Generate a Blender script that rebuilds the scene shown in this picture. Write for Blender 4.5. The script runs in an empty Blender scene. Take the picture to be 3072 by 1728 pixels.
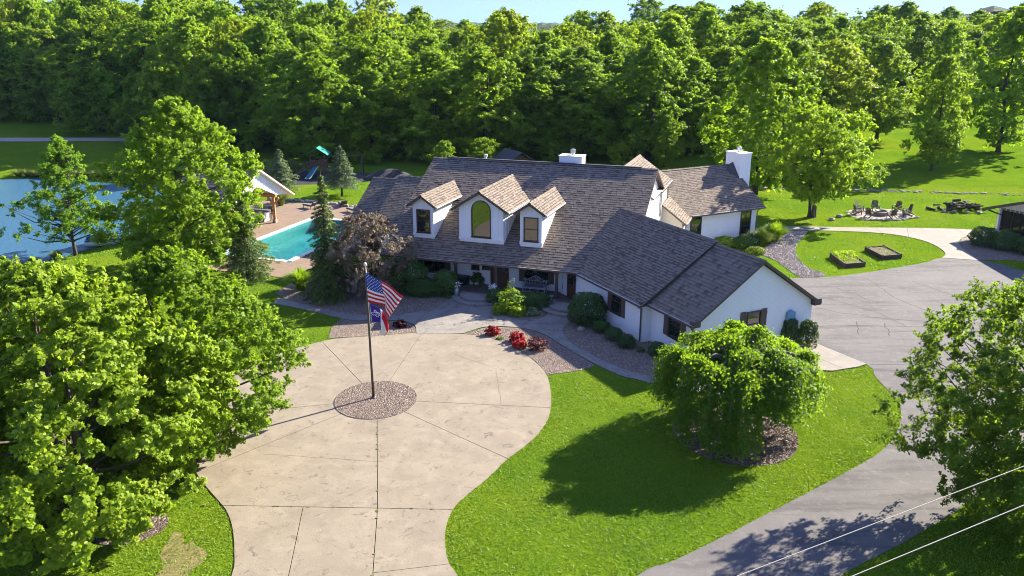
import bpy, bmesh, math, random
import numpy as np
from mathutils import Vector, Matrix

# ------------------------------------------------------------------ camera, sky, sun, exposure
scene = bpy.context.scene
COL = scene.collection
CAM_H = 18.5
cam_d = bpy.data.cameras.new('camera')
cam_d.sensor_width = 36.0
cam_d.lens = 2495.0 / 3072.0 * 36.0
cam_d.clip_end = 9000.0
cam = bpy.data.objects.new('camera', cam_d)
cam.location = (0, 0, CAM_H)
cam.rotation_euler = (math.radians(90 - 17.486), 0, 0)
COL.objects.link(cam)
scene.camera = cam

SUN_EL, SUN_AZ = math.radians(28.4), math.atan2(.818, .575)      # azimuth from +Y towards +X
to_sun = Vector((math.sin(SUN_AZ) * math.cos(SUN_EL), math.cos(SUN_AZ) * math.cos(SUN_EL), math.sin(SUN_EL)))
world = bpy.data.worlds.new('World'); scene.world = world; world.use_nodes = True
wn_ = world.node_tree; bg = wn_.nodes['Background']
sky = wn_.nodes.new('ShaderNodeTexSky'); sky.sky_type = 'NISHITA'; sky.sun_disc = False
sky.sun_elevation = SUN_EL; sky.sun_rotation = SUN_AZ
sky.air_density = 1.0; sky.dust_density = 0.0; sky.ozone_density = 1.2; sky.altitude = 250
tc_ = wn_.nodes.new('ShaderNodeTexCoord'); va_ = wn_.nodes.new('ShaderNodeVectorMath'); va_.operation = 'ADD'; va_.inputs[1].default_value = (0, 0, .62)
vn_ = wn_.nodes.new('ShaderNodeVectorMath'); vn_.operation = 'NORMALIZE'
wn_.links.new(tc_.outputs['Generated'], va_.inputs[0]); wn_.links.new(va_.outputs[0], vn_.inputs[0]); wn_.links.new(vn_.outputs[0], sky.inputs[0])
ti_ = wn_.nodes.new('ShaderNodeMix'); ti_.data_type = 'RGBA'; ti_.blend_type = 'MULTIPLY'; ti_.inputs['Factor'].default_value = 1.0; ti_.inputs['B'].default_value = (.76, .68, .90, 1)
wn_.links.new(sky.outputs[0], ti_.inputs['A']); wn_.links.new(ti_.outputs['Result'], bg.inputs[0]); bg.inputs[1].default_value = 0.15
sd = bpy.data.lights.new('sun', 'SUN'); sd.energy = 5.0; sd.angle = math.radians(0.5); sd.color = (1.0, .93, .80)
sun = bpy.data.objects.new('sun', sd); COL.objects.link(sun)
sun.rotation_euler = to_sun.to_track_quat('Z', 'Y').to_euler(); sun.location = (40, 30, 60)
scene.view_settings.view_transform = 'Standard'; scene.view_settings.look = 'None'
scene.view_settings.gamma = 1.0; scene.view_settings.exposure = 1.98
scene.cycles.use_denoising = True; scene.cycles.pixel_filter_type = 'BLACKMAN_HARRIS'; scene.cycles.filter_width = 1.0
scene.cycles.max_bounces = 7; scene.cycles.diffuse_bounces = 4; scene.cycles.glossy_bounces = 3
scene.cycles.transmission_bounces = 4; scene.cycles.transparent_max_bounces = 4
scene.cycles.caustics_reflective = False; scene.cycles.caustics_refractive = False
scene.render.film_transparent = False

R = np.random.default_rng(7)
random.seed(7)

# ------------------------------------------------------------------ frames of the house
AU = math.radians(-19); u_ = (math.cos(AU), math.sin(AU)); v_ = (-u_[1], u_[0])
AW = AU - math.radians(45); w_ = (math.cos(AW), math.sin(AW)); n_ = (-w_[1], w_[0])
def U(u, v, z=0): return Vector((u * u_[0] + v * v_[0], u * u_[1] + v * v_[1], z))
def W(w, n, z=0): return Vector((w * w_[0] + n * n_[0], w * w_[1] + n * n_[1], z))
AG = math.radians(27.5); GE = Vector((22.71, 73.86, 0))
def G(a, b, z=0): return Vector((GE.x + a * math.cos(AG) - b * math.sin(AG), GE.y + a * math.sin(AG) + b * math.cos(AG), z))

# ------------------------------------------------------------------ materials
MATS = {}
def mat(name, c1, c2=None, scale=4.0, rough=.7, bump=0.0, bscale=40.0, metallic=0.0, spec=.4, stretch=(1, 1, 1), tint=False, detail=5.0):
    m = bpy.data.materials.new(name); m.use_nodes = True; MATS[name] = m
    nt = m.node_tree; b = nt.nodes['Principled BSDF']
    b.inputs['Roughness'].default_value = rough; b.inputs['Metallic'].default_value = metallic
    b.inputs['Specular IOR Level'].default_value = spec
    b.inputs['Base Color'].default_value = (*c1, 1)
    if c2 is not None or bump:
        geo = nt.nodes.new('ShaderNodeNewGeometry'); mp = nt.nodes.new('ShaderNodeMapping')
        mp.inputs['Scale'].default_value = stretch; nt.links.new(geo.outputs['Position'], mp.inputs['Vector'])
    if c2 is not None:
        mix = nt.nodes.new('ShaderNodeMix'); mix.data_type = 'RGBA'
        mix.inputs['A'].default_value = (*c1, 1); mix.inputs['B'].default_value = (*c2, 1)
        if tint:
            at = nt.nodes.new('ShaderNodeAttribute'); at.attribute_name = 'tint'
            nt.links.new(at.outputs['Fac'], mix.inputs['Factor'])
        else:
            nz = nt.nodes.new('ShaderNodeTexNoise'); nz.inputs['Scale'].default_value = scale; nz.inputs['Detail'].default_value = detail
            nt.links.new(mp.outputs[0], nz.inputs['Vector'])
            rp = nt.nodes.new('ShaderNodeMapRange'); rp.inputs[1].default_value = .32; rp.inputs[2].default_value = .68
            nt.links.new(nz.outputs['Fac'], rp.inputs[0]); nt.links.new(rp.outputs[0], mix.inputs['Factor'])
        nt.links.new(mix.outputs['Result'], b.inputs['Base Color'])
    if bump:
        n2 = nt.nodes.new('ShaderNodeTexNoise'); n2.inputs['Scale'].default_value = bscale; n2.inputs['Detail'].default_value = 4
        nt.links.new(mp.outputs[0], n2.inputs['Vector'])
        bp = nt.nodes.new('ShaderNodeBump'); bp.inputs['Strength'].default_value = bump; bp.inputs['Distance'].default_value = .05
        nt.links.new(n2.outputs['Fac'], bp.inputs['Height']); nt.links.new(bp.outputs[0], b.inputs['Normal'])
    return m

def mixcol(nt, a, b, fac_socket):
    mx = nt.nodes.new('ShaderNodeMix'); mx.data_type = 'RGBA'
    for s, x in (('A', a), ('B', b)):
        if isinstance(x, tuple): mx.inputs[s].default_value = (*x, 1)
        else: nt.links.new(x, mx.inputs[s])
    if isinstance(fac_socket, float): mx.inputs['Factor'].default_value = fac_socket
    else: nt.links.new(fac_socket, mx.inputs['Factor'])
    return mx.outputs['Result']
def noise(nt, vec, scale, lo, hi, detail=5.0, rough=.55, dist=0.0):
    nz = nt.nodes.new('ShaderNodeTexNoise'); nz.inputs['Scale'].default_value = scale; nz.inputs['Detail'].default_value = detail
    nz.inputs['Roughness'].default_value = rough; nz.inputs['Distortion'].default_value = dist
    nt.links.new(vec, nz.inputs['Vector'])
    r = nt.nodes.new('ShaderNodeMapRange'); r.inputs[1].default_value = lo; r.inputs[2].default_value = hi
    nt.links.new(nz.outputs['Fac'], r.inputs[0]); return r.outputs[0]
def posmap(nt, scale=(1, 1, 1), rz=0.0):
    g = nt.nodes.new('ShaderNodeNewGeometry'); mp = nt.nodes.new('ShaderNodeMapping')
    mp.inputs['Scale'].default_value = scale; mp.inputs['Rotation'].default_value = (0, 0, rz)
    nt.links.new(g.outputs['Position'], mp.inputs['Vector']); return mp.outputs[0]
def mul(nt, a, k):
    m = nt.nodes.new('ShaderNodeMath'); m.operation = 'MULTIPLY'; nt.links.new(a, m.inputs[0]); m.inputs[1].default_value = k; return m.outputs[0]
def newmat(name):
    m = bpy.data.materials.new(name); m.use_nodes = True; MATS[name] = m
    return m, m.node_tree, m.node_tree.nodes['Principled BSDF']
def bumpin(nt, b, sock, strength=.4, dist=.03):
    bp = nt.nodes.new('ShaderNodeBump'); bp.inputs['Strength'].default_value = strength; bp.inputs['Distance'].default_value = dist
    nt.links.new(sock, bp.inputs['Height']); nt.links.new(bp.outputs[0], b.inputs['Normal'])

def mk_concrete(name, base, stain, dark, amt=.75):
    m, nt, b = newmat(name); p = posmap(nt)
    c = mixcol(nt, base, tuple(x * .86 for x in base), noise(nt, p, .45, .35, .65))
    c = mixcol(nt, c, tuple(x * 1.12 for x in base), noise(nt, p, 1.3, .5, .75, 6))
    s1 = noise(nt, p, .55, .49, .63, 8, .70, .8); c = mixcol(nt, c, stain, mul(nt, s1, amt * .6))
    s2 = noise(nt, p, 2.2, .555, .665, 9, .74, 1.1); c = mixcol(nt, c, dark, mul(nt, s2, amt))
    s3 = noise(nt, p, 26., .60, .74, 4); c = mixcol(nt, c, dark, mul(nt, s3, .45))
    nt.links.new(c, b.inputs['Base Color']); b.inputs['Roughness'].default_value = .85; b.inputs['Specular IOR Level'].default_value = .25
    bumpin(nt, b, noise(nt, p, 14, .2, .8, 6), .25, .02)
mk_concrete('concrete', (0.244, 0.201, 0.142), (0.172, 0.136, 0.097), (0.090, 0.072, 0.058))
mk_concrete('concrete_pale', (0.248, 0.216, 0.172), (0.208, 0.176, 0.140), (0.144, 0.120, 0.096), .4)
mk_concrete('concrete_walk', (0.224, 0.200, 0.168), (0.136, 0.120, 0.100), (0.052, 0.044, 0.040), 1.0)
mk_concrete('pool_deck', (0.216, 0.152, 0.104), (0.188, 0.132, 0.090), (0.132, 0.096, 0.066), .4)
mk_concrete('porch_floor', (0.136, 0.104, 0.080), (0.104, 0.080, 0.064), (0.072, 0.056, 0.048), .6)
mk_concrete('step_stone', (0.264, 0.232, 0.200), (0.208, 0.176, 0.152), (0.120, 0.104, 0.088), .6)

m, nt, b = newmat('asphalt'); p = posmap(nt); ps = posmap(nt, (.22, 1.6, 1), math.radians(52))
c = mixcol(nt, (.140, .127, .115), (.108, .098, .090), noise(nt, p, .3, .35, .65))
c = mixcol(nt, c, (.066, .060, .057), mul(nt, noise(nt, ps, .75, .5, .68, 7, .6, .4), .8))
c = mixcol(nt, c, (.185, .168, .15), mul(nt, noise(nt, p, 2.2, .52, .72, 8, .7), .7))
c = mixcol(nt, c, (.045, .04, .036), mul(nt, noise(nt, p, 34, .56, .72, 3), .55))
nt.links.new(c, b.inputs['Base Color']); b.inputs['Roughness'].default_value = .9; b.inputs['Specular IOR Level'].default_value = .2
bumpin(nt, b, noise(nt, p, 30, .2, .8, 3), .35, .02)

m, nt, b = newmat('grass_ground'); p = posmap(nt)
c = mixcol(nt, (.102, .190, .010), (.155, .222, .012), noise(nt, p, .13, .38, .62, 3))
c = mixcol(nt, c, (.062, .152, .010), mul(nt, noise(nt, p, .55, .52, .72, 6), .65))
c = mixcol(nt, c, (.045, .105, .003), mul(nt, noise(nt, p, 5.0, .50, .66, 6, .75), .6))
c = mixcol(nt, c, (.21, .275, .010), mul(nt, noise(nt, p, 9.0, .55, .75, 4, .7), .5))
nt.links.new(c, b.inputs['Base Color']); b.inputs['Roughness'].default_value = 1.0; b.inputs['Specular IOR Level'].default_value = 0.0
bumpin(nt, b, noise(nt, p, 7, .2, .8, 7, .75), .9, .14)

def mk_gravel(name, c1, c2, c3, sc):
    m, nt, b = newmat(name); p = posmap(nt)
    vo = nt.nodes.new('ShaderNodeTexVoronoi'); vo.inputs['Scale'].default_value = sc; nt.links.new(p, vo.inputs['Vector'])
    sep = nt.nodes.new('ShaderNodeSeparateColor'); nt.links.new(vo.outputs['Color'], sep.inputs[0])
    c = mixcol(nt, c1, c2, sep.outputs[0])
    k = nt.nodes.new('ShaderNodeMath'); k.operation = 'GREATER_THAN'; k.inputs[1].default_value = .72; nt.links.new(sep.outputs[1], k.inputs[0])
    c = mixcol(nt, c, c3, k.outputs[0])
    c = mixcol(nt, c, tuple(x * .6 for x in c1), mul(nt, noise(nt, p, 1.0, .52, .7), .5))
    nt.links.new(c, b.inputs['Base Color']); b.inputs['Roughness'].default_value = .85
    iv = nt.nodes.new('ShaderNodeMath'); iv.operation = 'SUBTRACT'; iv.inputs[0].default_value = 1.0; nt.links.new(vo.outputs['Distance'], iv.inputs[1])
    bumpin(nt, b, iv.outputs[0], .9, .06)
mk_gravel('gravel', (0.172, 0.119, 0.082), (0.115, 0.078, 0.055), (0.262, 0.205, 0.152), 14)
mk_gravel('river_gravel', (0.213, 0.164, 0.127), (0.107, 0.080, 0.066), (0.312, 0.262, 0.221), 6)
mk_gravel('mulch', (0.107, 0.070, 0.049), (0.049, 0.033, 0.025), (0.197, 0.148, 0.115), 11)
mk_gravel('rubber_mulch', (.013, .013, .016), (.022, .02, .022), (.03, .03, .03), 12)

m, nt, b = newmat('painted_brick'); p = posmap(nt)
c = mixcol(nt, (.84, .83, .81), (.79, .78, .76), noise(nt, p, .9, .35, .7))
nt.links.new(c, b.inputs['Base Color']); b.inputs['Roughness'].default_value = .65
sx = nt.nodes.new('ShaderNodeSeparateXYZ'); nt.links.new(p, sx.inputs[0])
md = nt.nodes.new('ShaderNodeMath'); md.operation = 'PINGPONG'; md.inputs[1].default_value = .0381; nt.links.new(sx.outputs[2], md.inputs[0])
mr = nt.nodes.new('ShaderNodeMapRange'); mr.inputs[1].default_value = 0; mr.inputs[2].default_value = .012; nt.links.new(md.outputs[0], mr.inputs[0])
bumpin(nt, b, mr.outputs[0], .5, .012)
mat('white_siding', (.84, .84, .83), (.80, .80, .79), 1.2, .55)
mat('white_trim', (.80, .80, .79), None, rough=.45)
mat('beige_wall', (.62, .52, .44), (.58, .48, .40), 2, .7)
mat('brown_trim', (.085, .062, .048), (.070, .050, .039), 3, .5)
mat('gutter_metal', (.095, .072, .056), None, rough=.4)
mat('gutter_guard', (.42, .40, .38), (.28, .26, .25), 3, .5)
mat('bronze_frame', (.045, .033, .025), None, rough=.4)
mat('shutter_brown', (.115, .082, .062), (.095, .067, .051), 6, .6, stretch=(1, 1, .2))
mat('door_wood', (.11, .042, .020), (.060, .024, .012), 9, .45, stretch=(1, 1, .15))
mat('timber', (.50, .24, .085), (.38, .17, .055), 5, .6, stretch=(3, 3, .3))
mat('dark_timber', (.075, .045, .030), (.045, .028, .02), 5, .7)
mat('playset_wood', (.13, .060, .038), (.07, .035, .024), 6, .7)
mat('black_plastic', (.018, .019, .024), None, rough=.45)
mat('charcoal', (.030, .027, .026), (.05, .043, .038), 8, .6)
mat('adirondack', (.055, .040, .032), (.085, .066, .054), 9, .55)
mat('galvanised', (.42, .44, .46), (.33, .35, .37), 6, .35, metallic=.6)
mat('steel', (.60, .60, .60), None, rough=.3, metallic=.9)
mat('terracotta', (.50, .13, .045), (.42, .11, .04), 6, .7)
mat('boat_blue', (.012, .045, .30), None, rough=.35)
mat('boat_white', (.62, .64, .66), None, rough=.4)
mat('play_green', (.015, .26, .17), None, rough=.5)
mat('play_teal', (.015, .15, .22), None, rough=.4)
mat('play_pale', (.42, .55, .30), None, rough=.5)
mat('stone', (.30, .25, .20), (.20, .165, .135), 2.2, .85, bump=.5, bscale=6)
mat('limestone', (.31, .27, .22), (.22, .19, .155), 2.0, .85, bump=.5, bscale=6)
mat('soil', (.075, .05, .032), (.12, .085, .055), 5, .95, bump=.6, bscale=14)
mat('dry_soil', (.20, .145, .06), (.13, .12, .035), 2.5, .95, bump=.5, bscale=14)
mat('bark', (.085, .062, .046), (.05, .037, .028), 7, .9, bump=.6, bscale=12, stretch=(1, 1, .25))
mat('pale_bark', (.20, .165, .13), (.12, .095, .075), 7, .9, stretch=(1, 1, .25))
mat('wicker_grey', (.17, .165, .165), (.11, .105, .105), 14, .7)
mat('bench_grey', (.36, .34, .345), (.29, .275, .28), 8, .7)
mat('cushion', (.10, .12, .15), None, rough=.85)
mat('sign_white', (.74, .75, .72), (.66, .67, .64), 5, .7)
mat('ink', (.014, .014, .016), None, rough=.7)
mat('sign_green', (.10, .22, .07), None, rough=.7)
mat('flower_white', (.80, .80, .74), None, rough=.7)
mat('pumpkin', (.62, .50, .36), None, rough=.6)
mat('pool_tile', (.022, .26, .265), (.04, .32, .32), .5, .4)
mat('coping', (.70, .66, .60), (.62, .58, .52), 2, .6)
mat('meter_blue', (.16, .30, .42), None, rough=.4)
mat('cable', (.34, .30, .25), None, rough=.5)
mat('crack', (.045, .04, .036), None, rough=.9)
mat('crack_soft', (.15, .118, .09), None, rough=.9)
mat('weed', (.10, .13, .02), (.16, .15, .05), 9, .9)
mat('flag_red', (.55, .012, .02), None, rough=.75, spec=.2)
mat('flag_white', (.78, .76, .77), None, rough=.75, spec=.2)
mat('flag_blue', (.015, .055, .30), None, rough=.75, spec=.2)
mat('flag_purple', (.055, .022, .24), None, rough=.75, spec=.2)
mat('pole_bronze', (.10, .075, .055), None, rough=.4, metallic=.3)
mat('gravel_path', (.42, .35, .27), (.34, .28, .21), 1.5, .9)
mat('pipe_white', (.62, .60, .56), None, rough=.5)
mat('shed_roof', (.045, .045, .052), (.065, .063, .068), 5, .8)
mat('metal_roof', (.40, .37, .35), (.34, .31, .29), 1, .5)
mat('screen_dark', (.020, .019, .018), None, rough=.5)

m, nt, b = newmat('shingle'); p = posmap(nt)
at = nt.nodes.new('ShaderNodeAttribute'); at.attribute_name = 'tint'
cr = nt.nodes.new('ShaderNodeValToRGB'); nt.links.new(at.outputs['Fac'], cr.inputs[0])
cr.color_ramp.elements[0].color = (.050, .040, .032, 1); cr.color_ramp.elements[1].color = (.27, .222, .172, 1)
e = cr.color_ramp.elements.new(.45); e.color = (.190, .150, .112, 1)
c = mixcol(nt, cr.outputs[0], (.075, .06, .054), mul(nt, noise(nt, p, 18, .5, .75, 4), .5))
nt.links.new(c, b.inputs['Base Color']); b.inputs['Roughness'].default_value = .95; b.inputs['Specular IOR Level'].default_value = .15
bumpin(nt, b, noise(nt, p, 60, .2, .8, 2), .3, .01)

m, nt, b = newmat('glass'); b.inputs['Base Color'].default_value = (.012, .014, .016, 1)
b.inputs['Roughness'].default_value = .03; b.inputs['Specular IOR Level'].default_value = 1.0; b.inputs['IOR'].default_value = 1.75
m, nt, b = newmat('screen_mesh')                                      # see-through insect screen
tr = nt.nodes.new('ShaderNodeBsdfTransparent'); tr.inputs[0].default_value = (.55, .55, .52, 1)
mx = nt.nodes.new('ShaderNodeMixShader'); mx.inputs[0].default_value = .35
b.inputs['Base Color'].default_value = (.02, .02, .02, 1)
nt.links.new(tr.outputs[0], mx.inputs[1]); nt.links.new(b.outputs[0], mx.inputs[2])
nt.links.new(mx.outputs[0], nt.nodes['Material Output'].inputs['Surface'])

m, nt, b = newmat('pond_water'); p = posmap(nt, (1, 2.2, 1))
b.inputs['Base Color'].default_value = (.050, .140, .215, 1); b.inputs['Roughness'].default_value = .12; b.inputs['Specular IOR Level'].default_value = .6
bumpin(nt, b, noise(nt, p, 1.6, .2, .8, 6, .7), .55, .18)
m, nt, b = newmat('pool_water'); p = posmap(nt)
b.inputs['Base Color'].default_value = (.62, .97, .97, 1); b.inputs['Roughness'].default_value = .02; b.inputs['IOR'].default_value = 1.33
b.inputs['Transmission Weight'].default_value = 1.0
lp_free = nt.nodes.new('ShaderNodeBsdfTransparent'); lp_free.inputs[0].default_value = (.70, 1.0, .97, 1)
gl = nt.nodes.new('ShaderNodeBsdfGlossy'); gl.inputs['Roughness'].default_value = .04
fr = nt.nodes.new('ShaderNodeFresnel'); fr.inputs['IOR'].default_value = 1.13
nb = noise(nt, p, 2.4, .2, .8, 4, .6)
bp = nt.nodes.new('ShaderNodeBump'); bp.inputs['Strength'].default_value = .35; bp.inputs['Distance'].default_value = .1
nt.links.new(nb, bp.inputs['Height']); nt.links.new(bp.outputs[0], gl.inputs['Normal']); nt.links.new(bp.outputs[0], fr.inputs['Normal'])
mx = nt.nodes.new('ShaderNodeMixShader'); nt.links.new(fr.outputs[0], mx.inputs[0])
nt.links.new(lp_free.outputs[0], mx.inputs[1]); nt.links.new(gl.outputs[0], mx.inputs[2])
nt.links.new(mx.outputs[0], nt.nodes['Material Output'].inputs['Surface'])

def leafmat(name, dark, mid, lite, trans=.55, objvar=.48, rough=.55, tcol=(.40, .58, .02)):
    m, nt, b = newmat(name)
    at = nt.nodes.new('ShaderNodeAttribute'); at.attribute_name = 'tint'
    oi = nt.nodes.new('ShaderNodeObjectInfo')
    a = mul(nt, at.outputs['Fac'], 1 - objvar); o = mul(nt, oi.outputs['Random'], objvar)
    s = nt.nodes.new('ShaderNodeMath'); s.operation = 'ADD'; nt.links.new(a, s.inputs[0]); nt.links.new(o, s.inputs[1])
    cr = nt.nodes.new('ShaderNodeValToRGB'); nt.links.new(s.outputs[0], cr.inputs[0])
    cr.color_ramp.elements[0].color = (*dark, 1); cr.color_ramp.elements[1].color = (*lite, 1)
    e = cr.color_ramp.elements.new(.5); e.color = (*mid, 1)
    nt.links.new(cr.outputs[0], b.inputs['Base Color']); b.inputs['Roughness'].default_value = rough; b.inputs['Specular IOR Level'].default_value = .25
    tl = nt.nodes.new('ShaderNodeBsdfTranslucent')
    tc = mixcol(nt, cr.outputs[0], tcol, .5); nt.links.new(tc, tl.inputs[0])
    mx = nt.nodes.new('ShaderNodeMixShader'); mx.inputs[0].default_value = trans
    nt.links.new(b.outputs[0], mx.inputs[1]); nt.links.new(tl.outputs[0], mx.inputs[2])
    nt.links.new(mx.outputs[0], nt.nodes['Material Output'].inputs['Surface'])
leafmat('leaf_wood', (0.12, 0.225, 0.01), (0.24, 0.365, 0.014), (0.38, 0.44, 0.022))
leafmat('leaf_dark', (0.07, 0.15, 0.012), (0.145, 0.25, 0.018), (0.24, 0.33, 0.028))
leafmat('leaf_yellow', (.170, .230, .008), (.290, .345, .012), (.420, .430, .03))
leafmat('leaf_olive', (.055, .105, .010), (.110, .180, .014), (.200, .260, .024))
leafmat('leaf_maple', (0.11, 0.2, 0.008), (0.205, 0.3, 0.012), (0.34, 0.4, 0.045))
leafmat('leaf_young', (0.115, 0.225, 0.008), (0.21, 0.325, 0.01), (0.31, 0.39, 0.02))
leafmat('leaf_cypress', (0.095, 0.215, 0.016), (0.15, 0.29, 0.02), (0.21, 0.33, 0.03))
leafmat('leaf_weep', (0.026, 0.082, 0.004), (0.06, 0.15, 0.005), (0.14, 0.24, 0.01))
leafmat('leaf_shade', (0.115, 0.205, 0.012), (0.215, 0.32, 0.018), (0.32, 0.385, 0.03))
leafmat('leaf_box', (0.022, 0.062, 0.01), (0.046, 0.105, 0.016), (0.09, 0.16, 0.024), .15)
leafmat('leaf_spruce', (0.03, 0.062, 0.012), (0.065, 0.115, 0.018), (0.14, 0.185, 0.022), .12)
leafmat('leaf_bluespruce', (0.075, 0.12, 0.055), (0.135, 0.185, 0.08), (0.21, 0.22, 0.08), .12)
leafmat('leaf_bronze', (0.14, 0.105, 0.062), (0.25, 0.195, 0.125), (0.4, 0.3, 0.21), .2, tcol=(.3, .2, .10))
leafmat('leaf_red', (0.18, 0.008, 0.008), (0.32, 0.014, 0.012), (0.48, 0.04, 0.03), .2, tcol=(.6, .02, .01))
leafmat('leaf_maroon', (.05, .006, .006), (.08, .010, .010), (.12, .03, .02), .2, tcol=(.2, .02, .01))
leafmat('leaf_plume', (.10, .16, .015), (.17, .22, .03), (.26, .28, .06), .3)
leafmat('leaf_lime', (0.1, 0.15, 0.01), (0.16, 0.21, 0.014), (0.25, 0.27, 0.025), .3)
leafmat('leaf_hosta', (.10, .17, .06), (.16, .22, .10), (.24, .28, .15), .2)
leafmat('leaf_grass', (0.078, 0.17, 0.01), (0.138, 0.24, 0.014), (0.215, 0.282, 0.02), .3, 0.0, .6)
leafmat('reed', (.05, .085, .015), (.09, .12, .02), (.15, .15, .04), .25)

# ------------------------------------------------------------------ mesh helpers
def worldloc(o):
    p = Vector((0, 0, 0))
    while o is not None: p += o.location; o = o.parent
    return p
def props(o, label=None, cat=None, group=None, kind=None):
    if label: o['label'] = label
    if cat: o['category'] = cat
    if group: o['group'] = group
    if kind: o['kind'] = kind
    return o
def thing(name, label, cat, loc, group=None):
    o = bpy.data.objects.new(name, None); o.empty_display_size = .3; COL.objects.link(o)
    o.location = loc; return props(o, label, cat, group)
def link(name, me, parent=None, loc=None):
    o = bpy.data.objects.new(name, me); COL.objects.link(o)
    if loc is not None: o.location = loc
    if parent is not None: o.parent = parent
    return o

class B:
    def __init__(s): s.v = []; s.f = []; s.mi = []; s.t = []
    def add(s, vs, fs, mi=0, tint=.5):
        k = len(s.v); s.v += [tuple(x) for x in vs]
        for f in fs: s.f.append(tuple(i + k for i in f)); s.mi.append(mi); s.t.append(tint)
        return s
    def ext(s, pts, vec, mi=0, tint=.5):
        pts = [Vector(p) for p in pts]; vec = Vector(vec); n = len(pts)
        vs = pts + [p + vec for p in pts]
        fs = [tuple(range(n))[::-1], tuple(range(n, 2 * n))] + [(i, (i + 1) % n, n + (i + 1) % n, n + i) for i in range(n)]
        return s.add(vs, fs, mi, tint)
    def box(s, c, size, M=None, mi=0, tint=.5):
        c = Vector(c); h = Vector(size) / 2
        vs = [Vector((sx * h.x, sy * h.y, sz * h.z)) for sx in (-1, 1) for sy in (-1, 1) for sz in (-1, 1)]
        if M is not None: vs = [M @ x for x in vs]
        fs = [(0, 1, 3, 2), (4, 6, 7, 5), (0, 4, 5, 1), (2, 3, 7, 6), (0, 2, 6, 4), (1, 5, 7, 3)]
        return s.add([c + x for x in vs], fs, mi, tint)
    def bar(s, a, b, w, h, up=(0, 0, 1), mi=0):
        a, b = Vector(a), Vector(b); d = (b - a); L = d.length; d.normalize(); up = Vector(up)
        x = d.cross(up)
        if x.length < 1e-4: x = d.cross(Vector((1, 0, 0)))
        x.normalize(); y = x.cross(d)
        M = Matrix((x, d, y)).transposed()
        return s.box((a + b) / 2, (w, L, h), M, mi)
    def tube(s, pts, rad, seg=6, cap=True, mi=0, tint=.5):
        pts = [Vector(p) for p in pts]; n = len(pts)
        if not hasattr(rad, '__len__'): rad = [rad] * n
        vs = []; prev = None
        for i, p in enumerate(pts):
            d = (pts[min(i + 1, n - 1)] - pts[max(i - 1, 0)]).normalized()
            x = d.cross(Vector((0, 0, 1)) if abs(d.z) < .9 else Vector((0, 1, 0))) if prev is None else prev - d * prev.dot(d)
            x.normalize(); y = d.cross(x); prev = x
            for k in range(seg):
                a = 2 * math.pi * k / seg; vs.append(p + (x * math.cos(a) + y * math.sin(a)) * rad[i])
        fs = [(i * seg + k, i * seg + (k + 1) % seg, (i + 1) * seg + (k + 1) % seg, (i + 1) * seg + k) for i in range(n - 1) for k in range(seg)]
        if cap: fs += [tuple(range(seg))[::-1], tuple(range((n - 1) * seg, n * seg))]
        return s.add(vs, fs, mi, tint)
    def lathe(s, prof, c, seg=16, mi=0):
        c = Vector(c); vs = []; n = len(prof)
        for r, z in prof:
            for k in range(seg):
                a = 2 * math.pi * k / seg; vs.append(c + Vector((r * math.cos(a), r * math.sin(a), z)))
        fs = [(i * seg + k, i * seg + (k + 1) % seg, (i + 1) * seg + (k + 1) % seg, (i + 1) * seg + k) for i in range(n - 1) for k in range(seg)]
        fs += [tuple(range(seg))[::-1], tuple(range((n - 1) * seg, n * seg))]
        return s.add(vs, fs, mi)
    def blob(s, c, r, rng, seg=7, rings=5, rough=.25, mi=0):
        c = Vector(c); vs = []; r = Vector(r)
        for i in range(rings + 1):
            th = math.pi * i / rings
            for k in range(seg):
                ph = 2 * math.pi * k / seg; q = 1 + rough * (rng.random() - .5) * 2
                vs.append(c + Vector((r.x * math.sin(th) * math.cos(ph) * q, r.y * math.sin(th) * math.sin(ph) * q, r.z * math.cos(th) * (1 + rough * .5 * (rng.random() - .5)))))
        fs = [(i * seg + k, (i + 1) * seg + k, (i + 1) * seg + (k + 1) % seg, i * seg + (k + 1) % seg) for i in range(rings) for k in range(seg)]
        return s.add(vs, fs, mi)
    def mesh(s, name, mats, off=Vector((0, 0, 0)), smooth=False):
        me = bpy.data.meshes.new(name)
        me.from_pydata([(x[0] - off.x, x[1] - off.y, x[2] - off.z) for x in s.v], [], s.f)
        if not isinstance(mats, (list, tuple)): mats = [mats]
        for m in mats: me.materials.append(MATS[m] if isinstance(m, str) else m)
        if any(s.mi): me.polygons.foreach_set('material_index', s.mi)
        if len(set(s.t)) > 1 or s.t and s.t[0] != .5:
            me.attributes.new('tint', 'FLOAT', 'FACE').data.foreach_set('value', s.t)
        bm = bmesh.new(); bm.from_mesh(me); bmesh.ops.recalc_face_normals(bm, faces=bm.faces); bm.to_mesh(me); bm.free()
        if smooth: me.polygons.foreach_set('use_smooth', [True] * len(me.polygons))
        me.update(); return me
    def build(s, name, mats, parent=None, smooth=False, **pr):
        if parent is not None:
            o = link(name, s.mesh(name, mats, worldloc(parent), smooth), parent)
        else:
            a = np.array(s.v); off = Vector((float(a[:, 0].mean()), float(a[:, 1].mean()), float(a[:, 2].min())))
            o = link(name, s.mesh(name, mats, off, smooth), None, off)
        return props(o, **pr)

def copy_tree(root, loc, rz=0, scale=None, **pr):
    r = root.copy(); COL.objects.link(r); r.location = loc; r.rotation_euler = (0, 0, rz)
    if scale is not None: r.scale = scale
    for k in ('group', 'label'):
        if k in r.keys() and k not in pr: pass
    for ch in list(root.children):
        c = ch.copy(); COL.objects.link(c); c.parent = r
        for g in list(ch.children):
            d = g.copy(); COL.objects.link(d); d.parent = c
    return props(r, **pr)

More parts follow.
